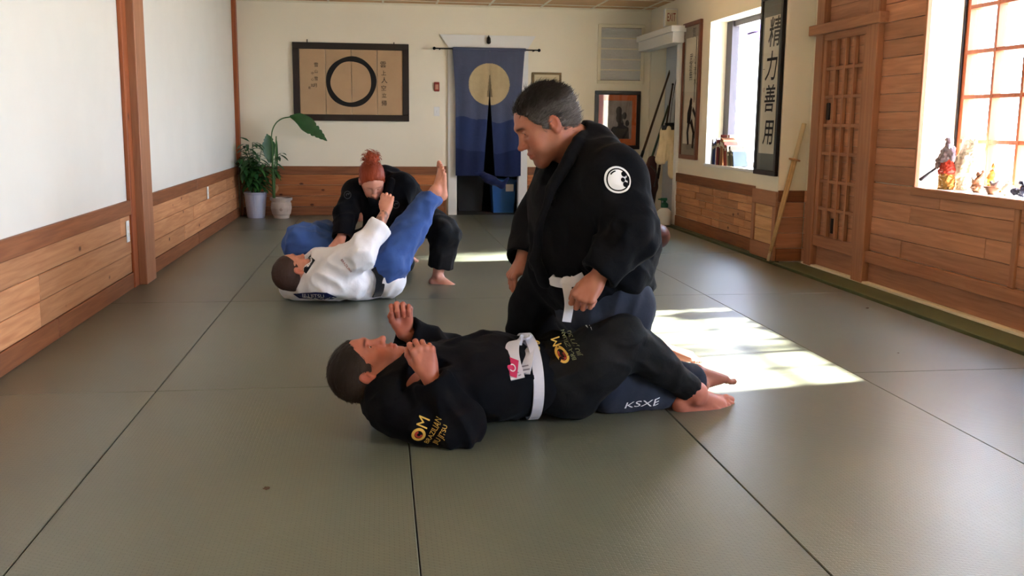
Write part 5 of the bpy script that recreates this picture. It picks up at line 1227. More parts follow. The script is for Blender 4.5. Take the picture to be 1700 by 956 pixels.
# vent
a, b = bw(993, 39), bw(1070, 139); t = empty('wall_vent', ((a.x + b.x) / 2, YB, b.z), label='large cream louvred air vent high on back wall', cat='vent')
x0, x1, z1, z0 = a.x, 3.562, 2.555, 1.772
frame4('frame', (x0, z0), (x1, z1), .045, .022, M['cream'], t)
B((x0 + .03, YB - .006, z0 + .03), (x1 - .03, YB - .002, z1 - .03)).build('dark_duct', mat('duct_grey', srgb(120, 114, 100), .8), t)
for k in range(1, 5):
    z = z0 + .045 + (z1 - z0 - .09) * k / 5; B((x0 + .045, YB - .02, z - .007), (x1 - .045, YB - .004, z + .007)).build('divider', M['cream'], t)
for k in range(44):
    z = z0 + .052 + (z1 - z0 - .104) * (k + .5) / 44
    MB().obox((x0 + .045, YB - .011, z), (x1 - .045, YB - .011, z), .013, .0022, up=(0, -.85, .5)).build('louvre', M['white'], t)
# orange matted photograph
a, b = bw(988, 150), bw(1064, 152); z0, z1 = .895, 1.678; x0, x1 = 2.895, 3.530
t = empty('framed_photograph', ((x0 + x1) / 2, YB, z0), label='black-framed dark photograph with an orange mat under the vent', cat='picture')
frame4('frame', (x0, z0), (x1, z1), .052, .035, mat('black_frame', srgb(26, 20, 20), .35), t)
B((x0 + .04, YB - .016, z0 + .04), (x1 - .04, YB - .005, z1 - .04)).build('mat_board', mat('orange_mat_board', srgb(190, 96, 52), .7), t)
B((x0 + .125, YB - .019, z0 + .14), (x1 - .115, YB - .015, z1 - .13)).build('photo', mat('grey_photo', srgb(150, 140, 136), .6, var=(5, .35)), t)
cx, cz = (x0 + x1) / 2, (z0 + z1) / 2; ph = MB()
ph.poly([(cx - .08, YB - .0205, cz - .25), (cx + .17, YB - .0205, cz - .25), (cx + .16, YB - .0205, cz - .10), (cx + .06, YB - .0205, cz - .05), (cx - .06, YB - .0205, cz - .12)])
for k, (px_, pz_, r_) in enumerate(((.02, .12, .06), (.03, .03, .07), (.10, .06, .045), (.05, -.05, .06), (.14, -.04, .04), (-.04, -.16, .07))):
    vs, fs = disc2(r_, 10, cx + px_, cz + pz_, .7, 1.1); ph.add([(v[0], YB - .0207 - k * .0002, v[1]) for v in vs], fs)
ph.build('photo_figures', mat('photo_dark', srgb(44, 38, 42), .6), t)
B((x0 + .045, YB - .0245, z0 + .045), (x1 - .045, YB - .0235, z1 - .045)).build('glazing', M['glass'], t)
# bins in the store room
def bin_(name, x, y, w_, d_, h_, m_, label):
    t = empty(name, (x, y, 0), label=label, cat='bin'); mb = MB(); tp = .82
    for (a0, b0, z0_, a1, b1, z1_) in ((w_ * tp, d_ * tp, .0, w_, d_, h_),):
        o = [(-a0, -b0, z0_), (a0, -b0, z0_), (a0, b0, z0_), (-a0, b0, z0_), (-a1, -b1, z1_), (a1, -b1, z1_), (a1, b1, z1_), (-a1, b1, z1_)]
        i_ = [(-a1 + .012, -b1 + .012, z1_), (a1 - .012, -b1 + .012, z1_), (a1 - .012, b1 - .012, z1_), (-a1 + .012, b1 - .012, z1_), (-a0 + .012, -b0 + .012, .02), (a0 - .012, -b0 + .012, .02), (a0 - .012, b0 - .012, .02), (-a0 + .012, b0 - .012, .02)]
        mb.add([(x + p[0], y + p[1], p[2]) for p in o + i_], [(3, 2, 1, 0), (0, 1, 5, 4), (1, 2, 6, 5), (2, 3, 7, 6), (3, 0, 4, 7), (4, 5, 9, 8), (5, 6, 10, 9), (6, 7, 11, 10), (7, 4, 8, 11), (8, 9, 13, 12), (9, 10, 14, 13), (10, 11, 15, 14), (11, 8, 12, 15), (12, 13, 14, 15)])
    mb.build('tub', m_, t); r = MB(); r.box((x - w_ - .012, y - d_ - .012, h_ - .03), (x + w_ + .012, y - d_ + .004, h_ + .004), .004).box((x - w_ - .012, y + d_ - .004, h_ - .03), (x + w_ + .012, y + d_ + .012, h_ + .004), .004).box((x - w_ - .012, y - d_, h_ - .03), (x - w_ + .004, y + d_, h_ + .004), .004).box((x + w_ - .004, y - d_, h_ - .03), (x + w_ + .012, y + d_, h_ + .004), .004)
    r.build('rim', m_, t); return t
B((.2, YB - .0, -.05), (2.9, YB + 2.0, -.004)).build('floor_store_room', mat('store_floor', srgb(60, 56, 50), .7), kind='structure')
t = bin_('recycling_bin', 1.70, YB + .42, .17, .17, .46, mat('blue_plastic', srgb(34, 92, 160), .4), 'blue plastic recycling bin standing in the doorway')
B((1.72, YB + .225, .30), (1.83, YB + .235, .40), .002).build('sticker', M['white'], t, label='white sticker')
bin_('dark_bin', 1.26, YB + .75, .20, .2, .55, mat('dark_grey_plastic', srgb(40, 42, 46), .5), 'dark bin deeper inside the dim doorway')
# ================================================================ plants
M['leaf'] = mat('glossy_leaf', srgb(52, 96, 44), .4, var=(12, .25)); M['leaf2'] = mat('dark_leaf', srgb(40, 82, 40), .42, var=(12, .2)); M['stem'] = mat('green_stem', srgb(78, 112, 62), .6); M['soil'] = mat('potting_soil', srgb(44, 32, 24), .95, bump=(60, 1))
def leaf_mesh(base, d, up, ln, wd, droop, nseg=7, fold=.18, torn=False):
    base = Vector(base); d = Vector(d).normalized(); u = Vector(up); s = d.cross(u).normalized(); u = s.cross(d).normalized(); vs = []; fs = []
    p = base.copy()
    for i in range(nseg + 1):
        tt = i / nseg; w_ = wd * (math.sin(PI * min(1, tt * .93 + .05)) ** .8) * .5
        if torn and i % 3 == 2: w_ *= .72
        q = p + s * w_ + u * w_ * fold; r = p - s * w_ + u * w_ * fold; vs += [q, p.copy(), r]
        dd = (d - Vector((0, 0, 1)) * droop * tt).normalized(); p = p + dd * ln / nseg; u = s.cross(dd).normalized()
    for i in range(nseg):
        a = i * 3; fs += [(a, a + 1, a + 4, a + 3), (a + 1, a + 2, a + 5, a + 4)]
    return MB().add(vs, fs)
def pot(name, c, prof, m_, t, inner):
    MB().lathe(c, prof + [(prof[-1][0] - .018, prof[-1][1]), (prof[-1][0] - .022, prof[-1][1] - .05), (.001, prof[-1][1] - .05)], 32, False).build(name, m_, t, smooth=False)
    MB().lathe(c, [(.001, prof[-1][1] - .028), (prof[-1][0] - .02, prof[-1][1] - .032)], 20, False).build('soil', M['soil'], t)
pc = Vector((-1.585, 12.72, 0)); t = empty('potted_plant', pc, label='bushy green plant in pale lavender pot in the corner', cat='plant')
pot('pot', pc, [(.001, 0), (.105, 0), (.112, .02), (.140, .30), (.146, .305), (.146, .33)], mat('lavender_glaze', srgb(172, 176, 196), .35), t, 0)
r = random.Random(4); stems = MB(); lv = []
for k in range(26):
    a = r.uniform(0, 2 * PI); ln = r.uniform(.30, .72); sp = r.uniform(.03, .42); b0 = pc + Vector((math.cos(a) * .05, math.sin(a) * .05, .30)); tip = b0 + Vector((math.cos(a) * sp * .8, math.sin(a) * sp * .35 - .02, ln - sp * .25))
    mid = (b0 + tip) / 2 + Vector((math.cos(a) * -.02, 0, .08)); pth = smooth_path([b0, mid, tip], 5); stems.tube(pth, .004, 5)
    for j in range(11):
        q = pth[min(len(pth) - 1, 2 + j * (len(pth) - 2) // 10)]; aa = a + r.uniform(-1.6, 1.6); lv.append((q, (math.cos(aa), math.sin(aa) * .8, r.uniform(-.35, .45)), r.uniform(.13, .23), r.uniform(.040, .062), r.uniform(.5, 1.6)))
stems.build('stems', M['stem'], t, smooth=True)
for i, (q, d, ln, wd, dr) in enumerate(lv[:286]):
    q = Vector(q)
    if q.x + d[0] * ln < XL + .05: d = (abs(d[0]) * .3, d[1], d[2])
    if q.y + d[1] * ln > YB - .05: d = (d[0], -abs(d[1]) * .4, d[2])
    leaf_mesh(q, d, (0, 0, 1), ln, wd, dr, 4).build('leaf', M['leaf'] if i % 3 else M['leaf2'], t, smooth=True)
pc = Vector((-1.26, 12.66, 0)); t = empty('potted_plant.001', pc, label='tall broad-leaved plant in beige relief pot with one arching leaf', cat='plant')
pot('pot', pc, [(.001, 0), (.095, 0), (.10, .015), (.10, .035), (.118, .06), (.132, .13), (.128, .19), (.115, .215), (.118, .225), (.140, .23), (.143, .262)], mat('beige_stoneware', srgb(186, 170, 158), .7, bump=(30, .6), var=(16, .12)), t, 0)
MB().ball(pc + Vector((.01, -.128, .12)), .022, 2, (1, .3, 1)).build('relief_flower', mat('relief_clay', srgb(160, 140, 128), .7), t)
st = MB()
def px3(px, py, y=12.62): return V(P(px, py, y))
st.tube([px3(455, 330), px3(453, 290), px3(452, 240)], [.020, .016, .010], 8); st.tube([px3(456, 330), px3(456, 280), px3(459, 226)], [.010, .010, .004], 6)
st.tube(smooth_path([px3(452, 245), px3(451, 222), px3(457, 206), px3(468, 197), px3(482, 194)], 6), [.008] * 25, 6); st.build('stems', M['stem'], t, smooth=True)
def blade(pts, wds, name, m_, nrm_=(0, -1, .3), torn=0):
    pth = smooth_path([px3(*p) for p in pts], 7); N = len(pth); vs = []; fs = []; rr_ = random.Random(int(pts[0][0]))
    for i, p in enumerate(pth):
        d = nrm(V(pth[min(i + 1, N - 1)]) - V(pth[max(i - 1, 0)])); s = nrm(np.cross(d, V(nrm_))); tt = i / (N - 1) * (len(wds) - 1); k = min(int(tt), len(wds) - 2); w_ = wds[k] + (wds[k + 1] - wds[k]) * (tt - k)
        if torn and i > N * .5 and i % 3 == 1: w_ *= .8
        n_ = nrm(np.cross(s, d)); vs += [p + s * w_ + n_ * w_ * .35, p, p - s * w_ + n_ * w_ * .35]
    for i in range(N - 1): a = i * 3; fs += [(a, a + 1, a + 4, a + 3), (a + 1, a + 2, a + 5, a + 4)]
    MB().add(vs, fs).build(name, m_, t, smooth=True)
blade([(481, 193), (498, 199), (515, 213), (530, 224), (543, 234)], [.012, .075, .105, .085, .05, .004], 'leaf', M['leaf2'], (0, -.85, .5), 1)
blade([(448, 270), (446, 250), (445, 232), (443, 222)], [.02, .07, .085, .05, .004], 'leaf', M['leaf2'], (.3, -1, .1), 1)
blade([(459, 290), (460, 262), (459, 240), (458, 226)], [.006, .014, .014, .003], 'leaf', M['leaf'])
blade([(445, 250), (435, 243), (424, 243)], [.01, .035, .025, .004], 'leaf', M['leaf2'], (0, -.4, 1))
blade([(428, 262), (421, 252), (412, 246)], [.006, .02, .014, .003], 'leaf', M['leaf2'], (0, -.4, 1))
blade([(414, 235), (406, 231), (397, 228)], [.004, .022, .018, .003], 'leaf', M['leaf2'], (0, -.4, 1))
blade([(458, 320), (461, 312), (459, 306)], [.006, .016, .012, .002], 'leaf', mat('pale_bract', srgb(176, 132, 96), .6))
# ================================================================ alcove corner: hanging belts, staffs, towel, sprayer
def xf(px, py, x=3.56): return V(W(px, py, 0, x))
def pa(px, py, y): return V(P(px, py, y))
def gear(name, label, cat, pts, r, m_, n=6, parts=None):
    t = empty(name, pts[0], label=label, cat=cat); MB().tube(smooth_path(pts, 5), r, n).build('shaft', m_, t, smooth=True); return t
M['bamboo'] = mat('bamboo', srgb(196, 162, 112), .45, var=(20, .1)); M['darkwood'] = mat('dark_staff_wood', srgb(74, 48, 30), .4); M['dullgreen'] = mat('dull_green_wood', srgb(62, 78, 58), .5)
def staff(label, a, b, r, m_, tips):
    a = V(a); b = V(b); t = empty('staff', a, label=label, cat='staff', group=None); d = nrm(b - a); L_ = np.linalg.norm(b - a)
    MB().tube([a, a + d * L_ * .5, b], [r, r * .95, r * .7], 8).build('shaft', m_, t, smooth=True)
    MB().tube([a + d * L_ * .30, a + d * L_ * .38], r * 1.18, 8).build('grip', M['black'], t, smooth=True); MB().ball(b, r * 1.1, 1).build('cap', M['black'], t, smooth=True); return t
FY = YB - .10
staff('long dark brown staff leaning in the alcove, leftmost', W3(3.02, 11.95, .01), pa(1128, 70, 12.9), .017, M['darkwood'], 0)
staff('dull green staff leaning in the alcove beside the brown one', W3(3.20, 12.05, .01), pa(1118, 150, 12.85), .017, M['dullgreen'], 0)
staff('short dark staff standing upright in the alcove behind the towel', W3(3.50, 12.2, .01), pa(1117, 140, 12.5), .016, M['darkwood'], 0)
t = empty('hanging_belts', pa(1129, 95, 11.9), label='black belts looped over a hook high in the alcove', cat='belt')
hk = pa(1129, 86, 11.95)
MB().tube([hk + V(.06, 0, .03), hk + V(0, 0, .02), hk + V(-.01, 0, -.01)], .010, 6).build('hook', M['blackmetal'], t)
MB().lathe(hk + V(0, 0, -.24), [(.005, .20), (.020, .17), (.024, .08), (.014, .01), (.004, 0)], 10).build('knot', M['beltb'], t, smooth=True)
for k, (x_, y_, e) in enumerate(((1124, 112, (1112, 205)), (1132, 110, (1131, 208)), (1127, 112, (1119, 205)), (1131, 112, (1124, 200)))):
    ribbon(smooth_path([hk + V(0, -.01 * k, -.20), pa(x_, y_ + 14, 11.92 - .02 * k), (pa(x_, y_ + 10, 11.92) + pa(*e, 11.85)) / 2 + V(-.01, 0, 0), pa(*e, 11.86 - .02 * k)], 5), (.3, 1, 0), .035, .007).build('belt_strand', M['beltb'], t)
MB().obox(pa(1104, 207, 11.85), pa(1140, 206, 11.85), .03, .045).build('loop_bundle', M['beltb'], t)
# tan towel / jacket hanging
t = empty('hanging_towel', pa(1110, 215, 11.8), label='cream cloth jacket hanging below the belts in the alcove', cat='towel')
f = SDF(.010); f.chain([pa(1103, 220, 11.80), pa(1101, 250, 11.78), pa(1098, 262, 11.78)], [.055, .07, .075], .03, flat=((0, 1, 0), .35)).chain([pa(1112, 216, 11.78), pa(1118, 250, 11.76), pa(1119, 288, 11.74)], [.055, .075, .085], .03, flat=((0, 1, 0), .35))
f.slab(pa(1119, 296, 11.74), (.25, 0, -1), ext=.2); v, q = f.surface(); v = cloth(v, q, [(pa(1110, 250, 11.78), .5, (.1, 0, 1), .05, .022)], .006, 3)
sdfmesh([(v, q)], 'cloth', clothmat('cream_cloth', srgb(214, 196, 160), sheen=.1), t); B(tuple(pa(1098, 208, 11.80) - V(0, .03, 0)), tuple(pa(1122, 216, 11.80) + V(0, .02, 0)), .006).build('hanging_bar', M['black'], t)
t = empty('racket_bag', W3(3.46, 11.95, 0), label='narrow dark bag standing in the alcove behind the sprayer', cat='bag')
f = SDF(.012); f.chain([W3(3.36, 12.1, .10), W3(3.42, 12.1, .45), W3(3.46, 12.1, .78)], [.10, .12, .06], .04, flat=((0, 1, 0), .6)); v, q = f.surface(); v[:, 2] = np.maximum(v[:, 2], .003); sdfmesh([(v, q)], 'bag_body', mat('maroon_canvas', srgb(58, 30, 30), .8), t)
MB().tube(smooth_path([W3(3.40, 11.95, .72), W3(3.47, 11.92, .62), W3(3.45, 11.93, .45)], 6), .008, 6).build('strap', M['black'], t, smooth=True)
for k in range(9): MB().ball(W3(3.30 + .006 * k, 12.00, .30 + .028 * k), .010, 1).build('bead', M['red_x'], t, smooth=True)
sp = W(1111, 372, 2, 0); sp = Vector((3.50, 11.62, 0)); t = empty('pump_sprayer', sp, label='white pump sprayer bottle with green top on the floor', cat='bottle')
MB().lathe(sp, [(.001, 0), (.082, 0), (.090, .012), (.090, .14), (.084, .17), (.060, .195), (.034, .21), (.034, .225)], 26).build('tank', mat('milky_plastic', srgb(216, 214, 206), .4), t, smooth=True)
gm = mat('green_plastic', srgb(20, 92, 62), .4); MB().lathe(sp, [(.042, .215), (.046, .222), (.046, .258), (.030, .275), (.018, .28), (.018, .31)], 20).build('collar', gm, t)
MB().box(sp + Vector((-.055, -.014, .30)), sp + Vector((.030, .014, .335)), .006).build('pump_head', gm, t); MB().tube([sp + Vector((-.05, 0, .318)), sp + Vector((-.085, 0, .318))], [.010, .007], 8).build('nozzle', gm, t); MB().box(sp + Vector((-.045, -.006, .235)), sp + Vector((-.036, .006, .30)), .003).build('trigger', gm, t)
c = pa(1092, 380, 9.35); t = empty('leather_ball', (c[0], c[1], 0), label='brown leather exercise ball on the mat behind the kneeling man', cat='ball')
c = (c[0], c[1], .125); MB().ball(c, .125, 4).build('ball_shell', mat('brown_leather', srgb(112, 66, 52), .45, bump=(80, .5)), t, smooth=True)
for ax in range(2):
    e1, e2 = (Vector((1, 0, .3)), Vector((0, 1, 0))) if ax else (Vector((0, 1, .2)), Vector((0, 0, 1)))
    e1.normalize(); e2 = (e2 - e1 * e2.dot(e1)).normalized(); MB().tube([Vector(c) + (e1 * math.cos(k * PI / 18) + e2 * math.sin(k * PI / 18)) * .1255 for k in range(37)], .0016, 4, caps=False).build('seam', M['darkwood'], t)
# EXIT sign
t = empty('exit_sign', (XF, 11.9, 2.47), label='white exit sign box with red letters above the alcove', cat='sign')
a = W(1098, 24, 0, XF - .02); b = W(1128, 50, 0, XF - .02)
B((XF - .16, 11.85, 2.42), (XF, 11.92, 2.64), .005).build('housing', M['white'], t)
a, b = pa(1099, 24, 11.84), pa(1117, 50, 11.84)
B((XF - .15, 11.842, 2.435), (XF - .01, 11.851, 2.625), .002).build('face_plate', M['cream'], t)
textpart('lettering', 'EXIT', .095, (XF - .08, 11.842, 2.53), (1, 0, 0), (0, 0, 1), mat('exit_red', srgb(150, 50, 36), .5), t, sxy=(.55, 1.5))
# ================================================================ scrolls on the right
def wall_scroll(name, label, y0, y1, z0, z1, fw, x, fm, outer, paper):
    t = empty(name, (x, (y0 + y1) / 2, z0), label=label, cat='scroll'); mb = MB()
    mb.box((x - .035, y0, z1 - fw), (x, y1, z1), .004).box((x - .035, y0, z0), (x, y1, z0 + fw), .004).box((x - .035, y0, z0 + fw), (x, y0 + fw, z1 - fw), .003).box((x - .035, y1 - fw, z0 + fw), (x, y1, z1 - fw), .003)
    mb.build('frame', fm, t); B((x - .018, y0 + fw * .8, z0 + fw * .8), (x - .008, y1 - fw * .8, z1 - fw * .8)).build('mount', outer, t)
    py_, pz0, pz1 = paper; B((x - .022, y0 + py_, z0 + pz0), (x - .016, y1 - py_, z1 - pz1)).build('paper', M['paper'], t); return t
M['paper'] = mat('ivory_paper', srgb(212, 206, 190), .75, var=(4, .04)); XS = px0 - .005
t = wall_scroll('framed_scroll', 'tall black-framed scroll with four large brush characters on the pillar', 8.425, 8.945, .775, 2.42, .045, XS, mat('black_lacquer', srgb(18, 16, 18), .3), mat('grey_silk_mount', srgb(104, 110, 108), .7), (.085, .20, .20))
OFFSET[0] = .008
for s_, px, py, sz in (('精', 1287, 56, .30), ('力', 1281, 113, .30), ('善', 1278, 167, .28), ('用', 1276, 222, .27)):
    p = W(px, py, 0, XS - .022); textpart('brush_character', s_, sz, (XS - .023, p.y, p.z), (0, -1, 0), (0, 0, 1), M['inkblack'], t, sxy=(.95, .95), skew=.12)
OFFSET[0] = 0
for py in (116, 150): p = W(1270, py, 0, XS - .022); textpart('small_seal', '印' if py > 120 else '一', .05, (XS - .023, p.y + .02, p.z), (0, -1, 0), (0, 0, 1), M['ink_r'] if py > 120 else M['inkblack'], t)
B((XS - .030, 8.465, .815), (XS - .0285, 8.905, 2.38)).build('glazing', M['glass'], t)
y0, y1 = 10.90, 11.48
t = wall_scroll('framed_scroll.001', 'red-brown framed ink painting of a figure beside the far window', 10.86, 11.50, .83, 2.42, .05, XF, mat('redbrown_frame', srgb(112, 58, 38), .4), mat('grey_brown_mount', srgb(140, 132, 120), .7), (.11, .18, .18))
for k, (px, py, s_, sz) in enumerate(((1153, 55, '気', .13), (1148, 98, '武', .12), (1147, 112, '道', .12), (1147, 127, '無', .12), (1154, 100, '心', .10), (1154, 118, '流', .10), (1154, 136, '水', .10))):
    p = W(px, py, 0, XF - .023); textpart('brush_character', s_, sz, (XF - .0235, p.y, p.z), (0, -1, 0), (0, 0, 1), M['inkblack'], t)
def strokes(name, polys, x, m_, t):
    mb = MB()
    for pl in polys:
        pt = [W(px, py, 0, x) for px, py, w_ in pl]; N = len(pl); vs = []
        for i, p in enumerate(pt):
            d = (pt[min(i + 1, N - 1)] - pt[max(i - 1, 0)]).normalized(); s = d.cross(Vector((1, 0, 0))).normalized(); vs += [p + s * pl[i][2], p - s * pl[i][2]]
        mb.add(vs, [(2 * i, 2 * i + 1, 2 * i + 3, 2 * i + 2) for i in range(N - 1)])
    return mb.build(name, m_, t)
strokes('ink_figure', [[(1148, 163, .03), (1147, 170, .05), (1146, 176, .04)], [(1147, 174, .05), (1144, 190, .07), (1143, 205, .06)], [(1144, 200, .04), (1141, 220, .035), (1142, 240, .03)], [(1147, 200, .04), (1151, 220, .035), (1149, 246, .03)], [(1150, 180, .03), (1155, 195, .03), (1153, 230, .02)]], XF - .0238, M['inkblack'], t)
strokes('ink_staff', [[(1157, 60, .012), (1155, 110, .012), (1152, 170, .012)]], XF - .0239, M['inkblack'], t)
B((XF - .032, 10.91, .88), (XF - .0305, 11.45, 2.37)).build('glazing', M['glass'], t)
# ================================================================ books on the far sill
r = random.Random(12)
bc = [(206, 206, 214), (36, 56, 110), (46, 60, 130), (214, 212, 210), (150, 40, 54), (120, 28, 40), (60, 36, 34), (170, 130, 84), (150, 74, 50), (176, 140, 96), (130, 62, 50), (160, 54, 44), (190, 178, 150), (110, 116, 92), (92, 84, 76), (128, 122, 104), (60, 74, 92)]
nm = ['white', 'navy', 'blue', 'pale grey', 'crimson', 'dark red', 'dark brown', 'tan', 'rust', 'light tan', 'brown red', 'scarlet', 'cream', 'olive', 'grey brown', 'khaki', 'slate blue']
y = 10.42; tx = 3.72
def book(name_, label, c, rot, w_, d_, h_, col, group=None, flat=False):
    t = empty('book', c, label=label, cat='book', group=group); t.rotation_euler = rot; m_ = mat('cover_' + name_, srgb(*col), .5)
    def pt(mb, nm_, mm): me = mb.mesh(nm_); o = bpy.data.objects.new(nm_, me); C.objects.link(o); me.materials.append(mm); o.parent = t; return o
    k = .0025
    cv = MB().box((-d_ / 2, -w_ / 2, 0), (d_ / 2, -w_ / 2 + k, h_)).box((-d_ / 2, w_ / 2 - k, 0), (d_ / 2, w_ / 2, h_)).box((-d_ / 2, -w_ / 2, 0), (-d_ / 2 + k, w_ / 2, h_)); pt(cv, 'cover', m_)
    pt(MB().box((-d_ / 2 + k, -w_ / 2 + k, .004), (d_ / 2 - .005, w_ / 2 - k, h_ - .004)), 'pages', M['paper'])
    pt(MB().box((-d_ / 2 - .0006, -w_ / 2 + .003, h_ * .72), (-d_ / 2 + .001, w_ / 2 - .003, h_ * .86)), 'spine_band', M['cream'] if sum(col) < 420 else M['darkwood']); return t
for i, col in enumerate(bc):
    w_ = r.uniform(.026, .046); h_ = r.uniform(.22, .30) if i < 12 else r.uniform(.15, .22) - .004 * (i - 12); lean = .10 if i < 3 else (.0 if i < 10 else -.16 - .02 * (i - 10))
    y -= w_ / 2 + (abs(lean) * h_ * .12 + .004 if lean else 0) + (.030 if i in (3, 10) else 0); dsc = ['leaning at the left end of the row', 'near the left end of the row', 'third from the left end', '', '', '', '', '', '', '', '', 'leaning', 'short and leaning', 'short and leaning', 'short and leaning', 'short and leaning', 'leaning at the right end of the row'][i]
    book(str(i), (nm[i] + ' book ' + (dsc or 'standing in the row') + ' on the far window sill').strip(), (tx, y, wz0 + .004 + abs(math.sin(lean)) * w_ * .5), (lean, 0, 0), w_, .15, h_, col, 'books on the far window sill'); y -= w_ / 2 + .0015
book('flat', 'red book lying flat on top of the far sill row', (tx, 10.16, wz0 + .315), (PI / 2, 0, .2), .03, .13, .18, (140, 44, 44), 'books on the far window sill')
t = empty('stone_figurine', (3.74, 9.12, wz0 + .004), label='small grey stone figurine on the far sill beside the black scroll', cat='figurine')
c = V(3.72, 9.16, wz0 + .004); f = SDF(.005); f.cap(c + V(0, .06, .025), c + V(0, -.06, .035), .022, .028, .02).ell(c + V(0, -.08, .06), (.02, .025, .022), None, .02).cap(c + V(0, .05, .03), c + V(0, .08, .055), .012, .008, .01)
for a in (-.05, .04): f.cap(c + V(-.012, a, .02), c + V(-.015, a, .008), .010, .010, .008)
v, q = f.surface(); sdfmesh([(v, q)], 'carved_body', mat('grey_stone', srgb(110, 104, 108), .7), t)
# ================================================================ bamboo practice sword leaning on the pillar
a, b = V(3.50, 8.33, .012), V(P(1336, 204, 8.42)); b[0] = min(b[0], 3.80); b[1] = 8.385
t = empty('practice_sword', a, label='bamboo practice sword leaning point down against the wall', cat='sword'); d = nrm(b - a); L_ = np.linalg.norm(b - a); g = a + d * L_ * .735
for k in range(4):
    o = nrm(np.cross(d, V(1, 0, 0))); o2 = np.cross(d, o); off = (o * math.cos(k * PI / 2 + .4) + o2 * math.sin(k * PI / 2 + .4))
    MB().tube([a + d * .07 + off * .008, a + d * L_ * .4 + off * .013, g + off * .014], [.010, .015, .016], 8).build('bamboo_slat', M['bamboo'], t, smooth=True)
lm = mat('pale_leather', srgb(206, 186, 150), .6)
MB().tube([a, a + d * .09], [.013, .017], 10).build('tip_cap', lm, t, smooth=True); MB().tube([a + d * L_ * .30, a + d * L_ * .32], .021, 10).build('binding', lm, t, smooth=True)
MB().tube([g, g + d * L_ * .13, b - d * .005], [.022, .021, .020], 10).build('handle', lm, t, smooth=True); MB().tube([g - d * .005, g + d * .005], .052, 20).build('guard', mat('tan_guard', srgb(170, 118, 70), .5), t)
MB().tube([g - d * .22, g - d * .005], .020, 10).build('leather_band', lm, t, smooth=True); MB().tube([a + d * .09 + o * .018, g + o * .022], .002, 4).build('string', mat('yellow_string', srgb(180, 150, 70), .6), t)
# ================================================================ figurines on the big window sill
SZ = bz0 + .004
def fig(name, label, c, h=.005): t = empty(name, c, label=label, cat='figurine'); return t, V(c)
def sub(t, name, m_, fn, h=.0045, rough=0):
    f = SDF(h); fn(f); v, q = f.surface()
    if rough: v = v + vnormals(v, q) * (rough * vnoise(v * 90, 7))[:, None]
    sdfmesh([(v, q)], name, m_, t)
M['fg'] = mat('glazed_grey', srgb(132, 118, 124), .4); M['fred'] = mat('glazed_red', srgb(186, 62, 44), .35, var=(60, .3)); M['fgold'] = mat('gilded_clay', srgb(176, 130, 62), .35, var=(50, .3), metal=.3); M['fiv'] = mat('ivory_glaze', srgb(214, 208, 186), .35, var=(20, .06)); M['fbrown'] = mat('brown_clay', srgb(132, 88, 62), .5, var=(50, .3)); M['fdark'] = mat('dark_bronze', srgb(44, 44, 60), .35)
c = tuple(W(1571, 313, 2, SZ) ); yF = 6.20
def sill(px, x=3.98):                              # sill position below a pixel column
    d = ray(px, 318); tt = x / d[0]; return (x, float(d[1] * tt), SZ)
t, c = fig('warrior_figurine', 'red and gold robed warrior figurine holding a dark staff', sill(1569, 3.92))
sub(t, 'robe', M['fred'], lambda f: f.chain([c + V(0, 0, .15), c + V(0, 0, .20)], [.055, .05], .02, flat=((1, 0, 0), .7)).cap(c + V(0, .03, .12), c + V(0, -.03, .13), .04, .04, .02), rough=.008)
sub(t, 'legs', M['fgold'], lambda f: f.cap(c + V(0, .025, .02), c + V(0, .02, .12), .036, .038, .02).cap(c + V(0, -.035, .02), c + V(0, -.02, .12), .036, .038, .02).cap(c + V(-.01, .04, .015), c + V(-.01, -.06, .015), .018, .018, .01), rough=.010)
sub(t, 'armour', M['fg'], lambda f: f.cap(c + V(0, .005, .22), c + V(0, -.01, .27), .052, .042, .02).cap(c + V(0, .045, .26), c + V(-.02, .075, .20), .024, .020, .01).cap(c + V(-.02, .075, .20), c + V(-.04, .06, .15), .018, .015, .01).cap(c + V(0, -.045, .26), c + V(-.01, -.07, .215), .024, .018, .01), rough=.006)
sub(t, 'head', M['fg'], lambda f: f.ell(c + V(0, -.005, .315), (.027, .028, .033), None, .01).cap(c + V(-.02, -.03, .30), c + V(-.03, -.05, .285), .014, .006, .01).ell(c + V(.005, .01, .345), (.028, .03, .016), None, .01), rough=.003)
MB().tube([c + V(-.045, .06, .145), c + V(-.06, .22, .055)], [.008, .014], 8).build('staff', M['fdark'], t, smooth=True)
t, c = fig('robed_statuette', 'tall ivory glazed robed statuette beside the warrior figurine', sill(1603, 4.03))
sub(t, 'robe', M['fiv'], lambda f: f.chain([c + V(0, 0, .02), c + V(0, 0, .12), c + V(0, 0, .22), c + V(0, 0, .29)], [.085, .078, .068, .058], .03, flat=((1, 0, 0), .7)), rough=.008)
sub(t, 'hood', M['fiv'], lambda f: [f.cap(c + V(0, a, .28), c + V(0, a * 1.3, .345), .022, .014, .015) for a in (-.05, -.015, .02, .05)], rough=.004)
sub(t, 'hanging_sleeves', M['fiv'], lambda f: f.cap(c + V(-.045, .04, .22), c + V(-.055, .02, .10), .022, .028, .02).cap(c + V(-.045, -.04, .22), c + V(-.055, -.03, .12), .022, .026, .02), rough=.004)
for k in range(3): MB().ball(c + V(-.062, .01 - .012 * k, .09 + .035 * k), .005, 1).build('painted_leaf', mat('glaze_green', srgb(92, 104, 62), .4) if 'gg' not in M else M['gg'], t)
t, c = fig('seated_figurine', 'small brown seated figurine with raised arm, third on sill', sill(1621, 3.95))
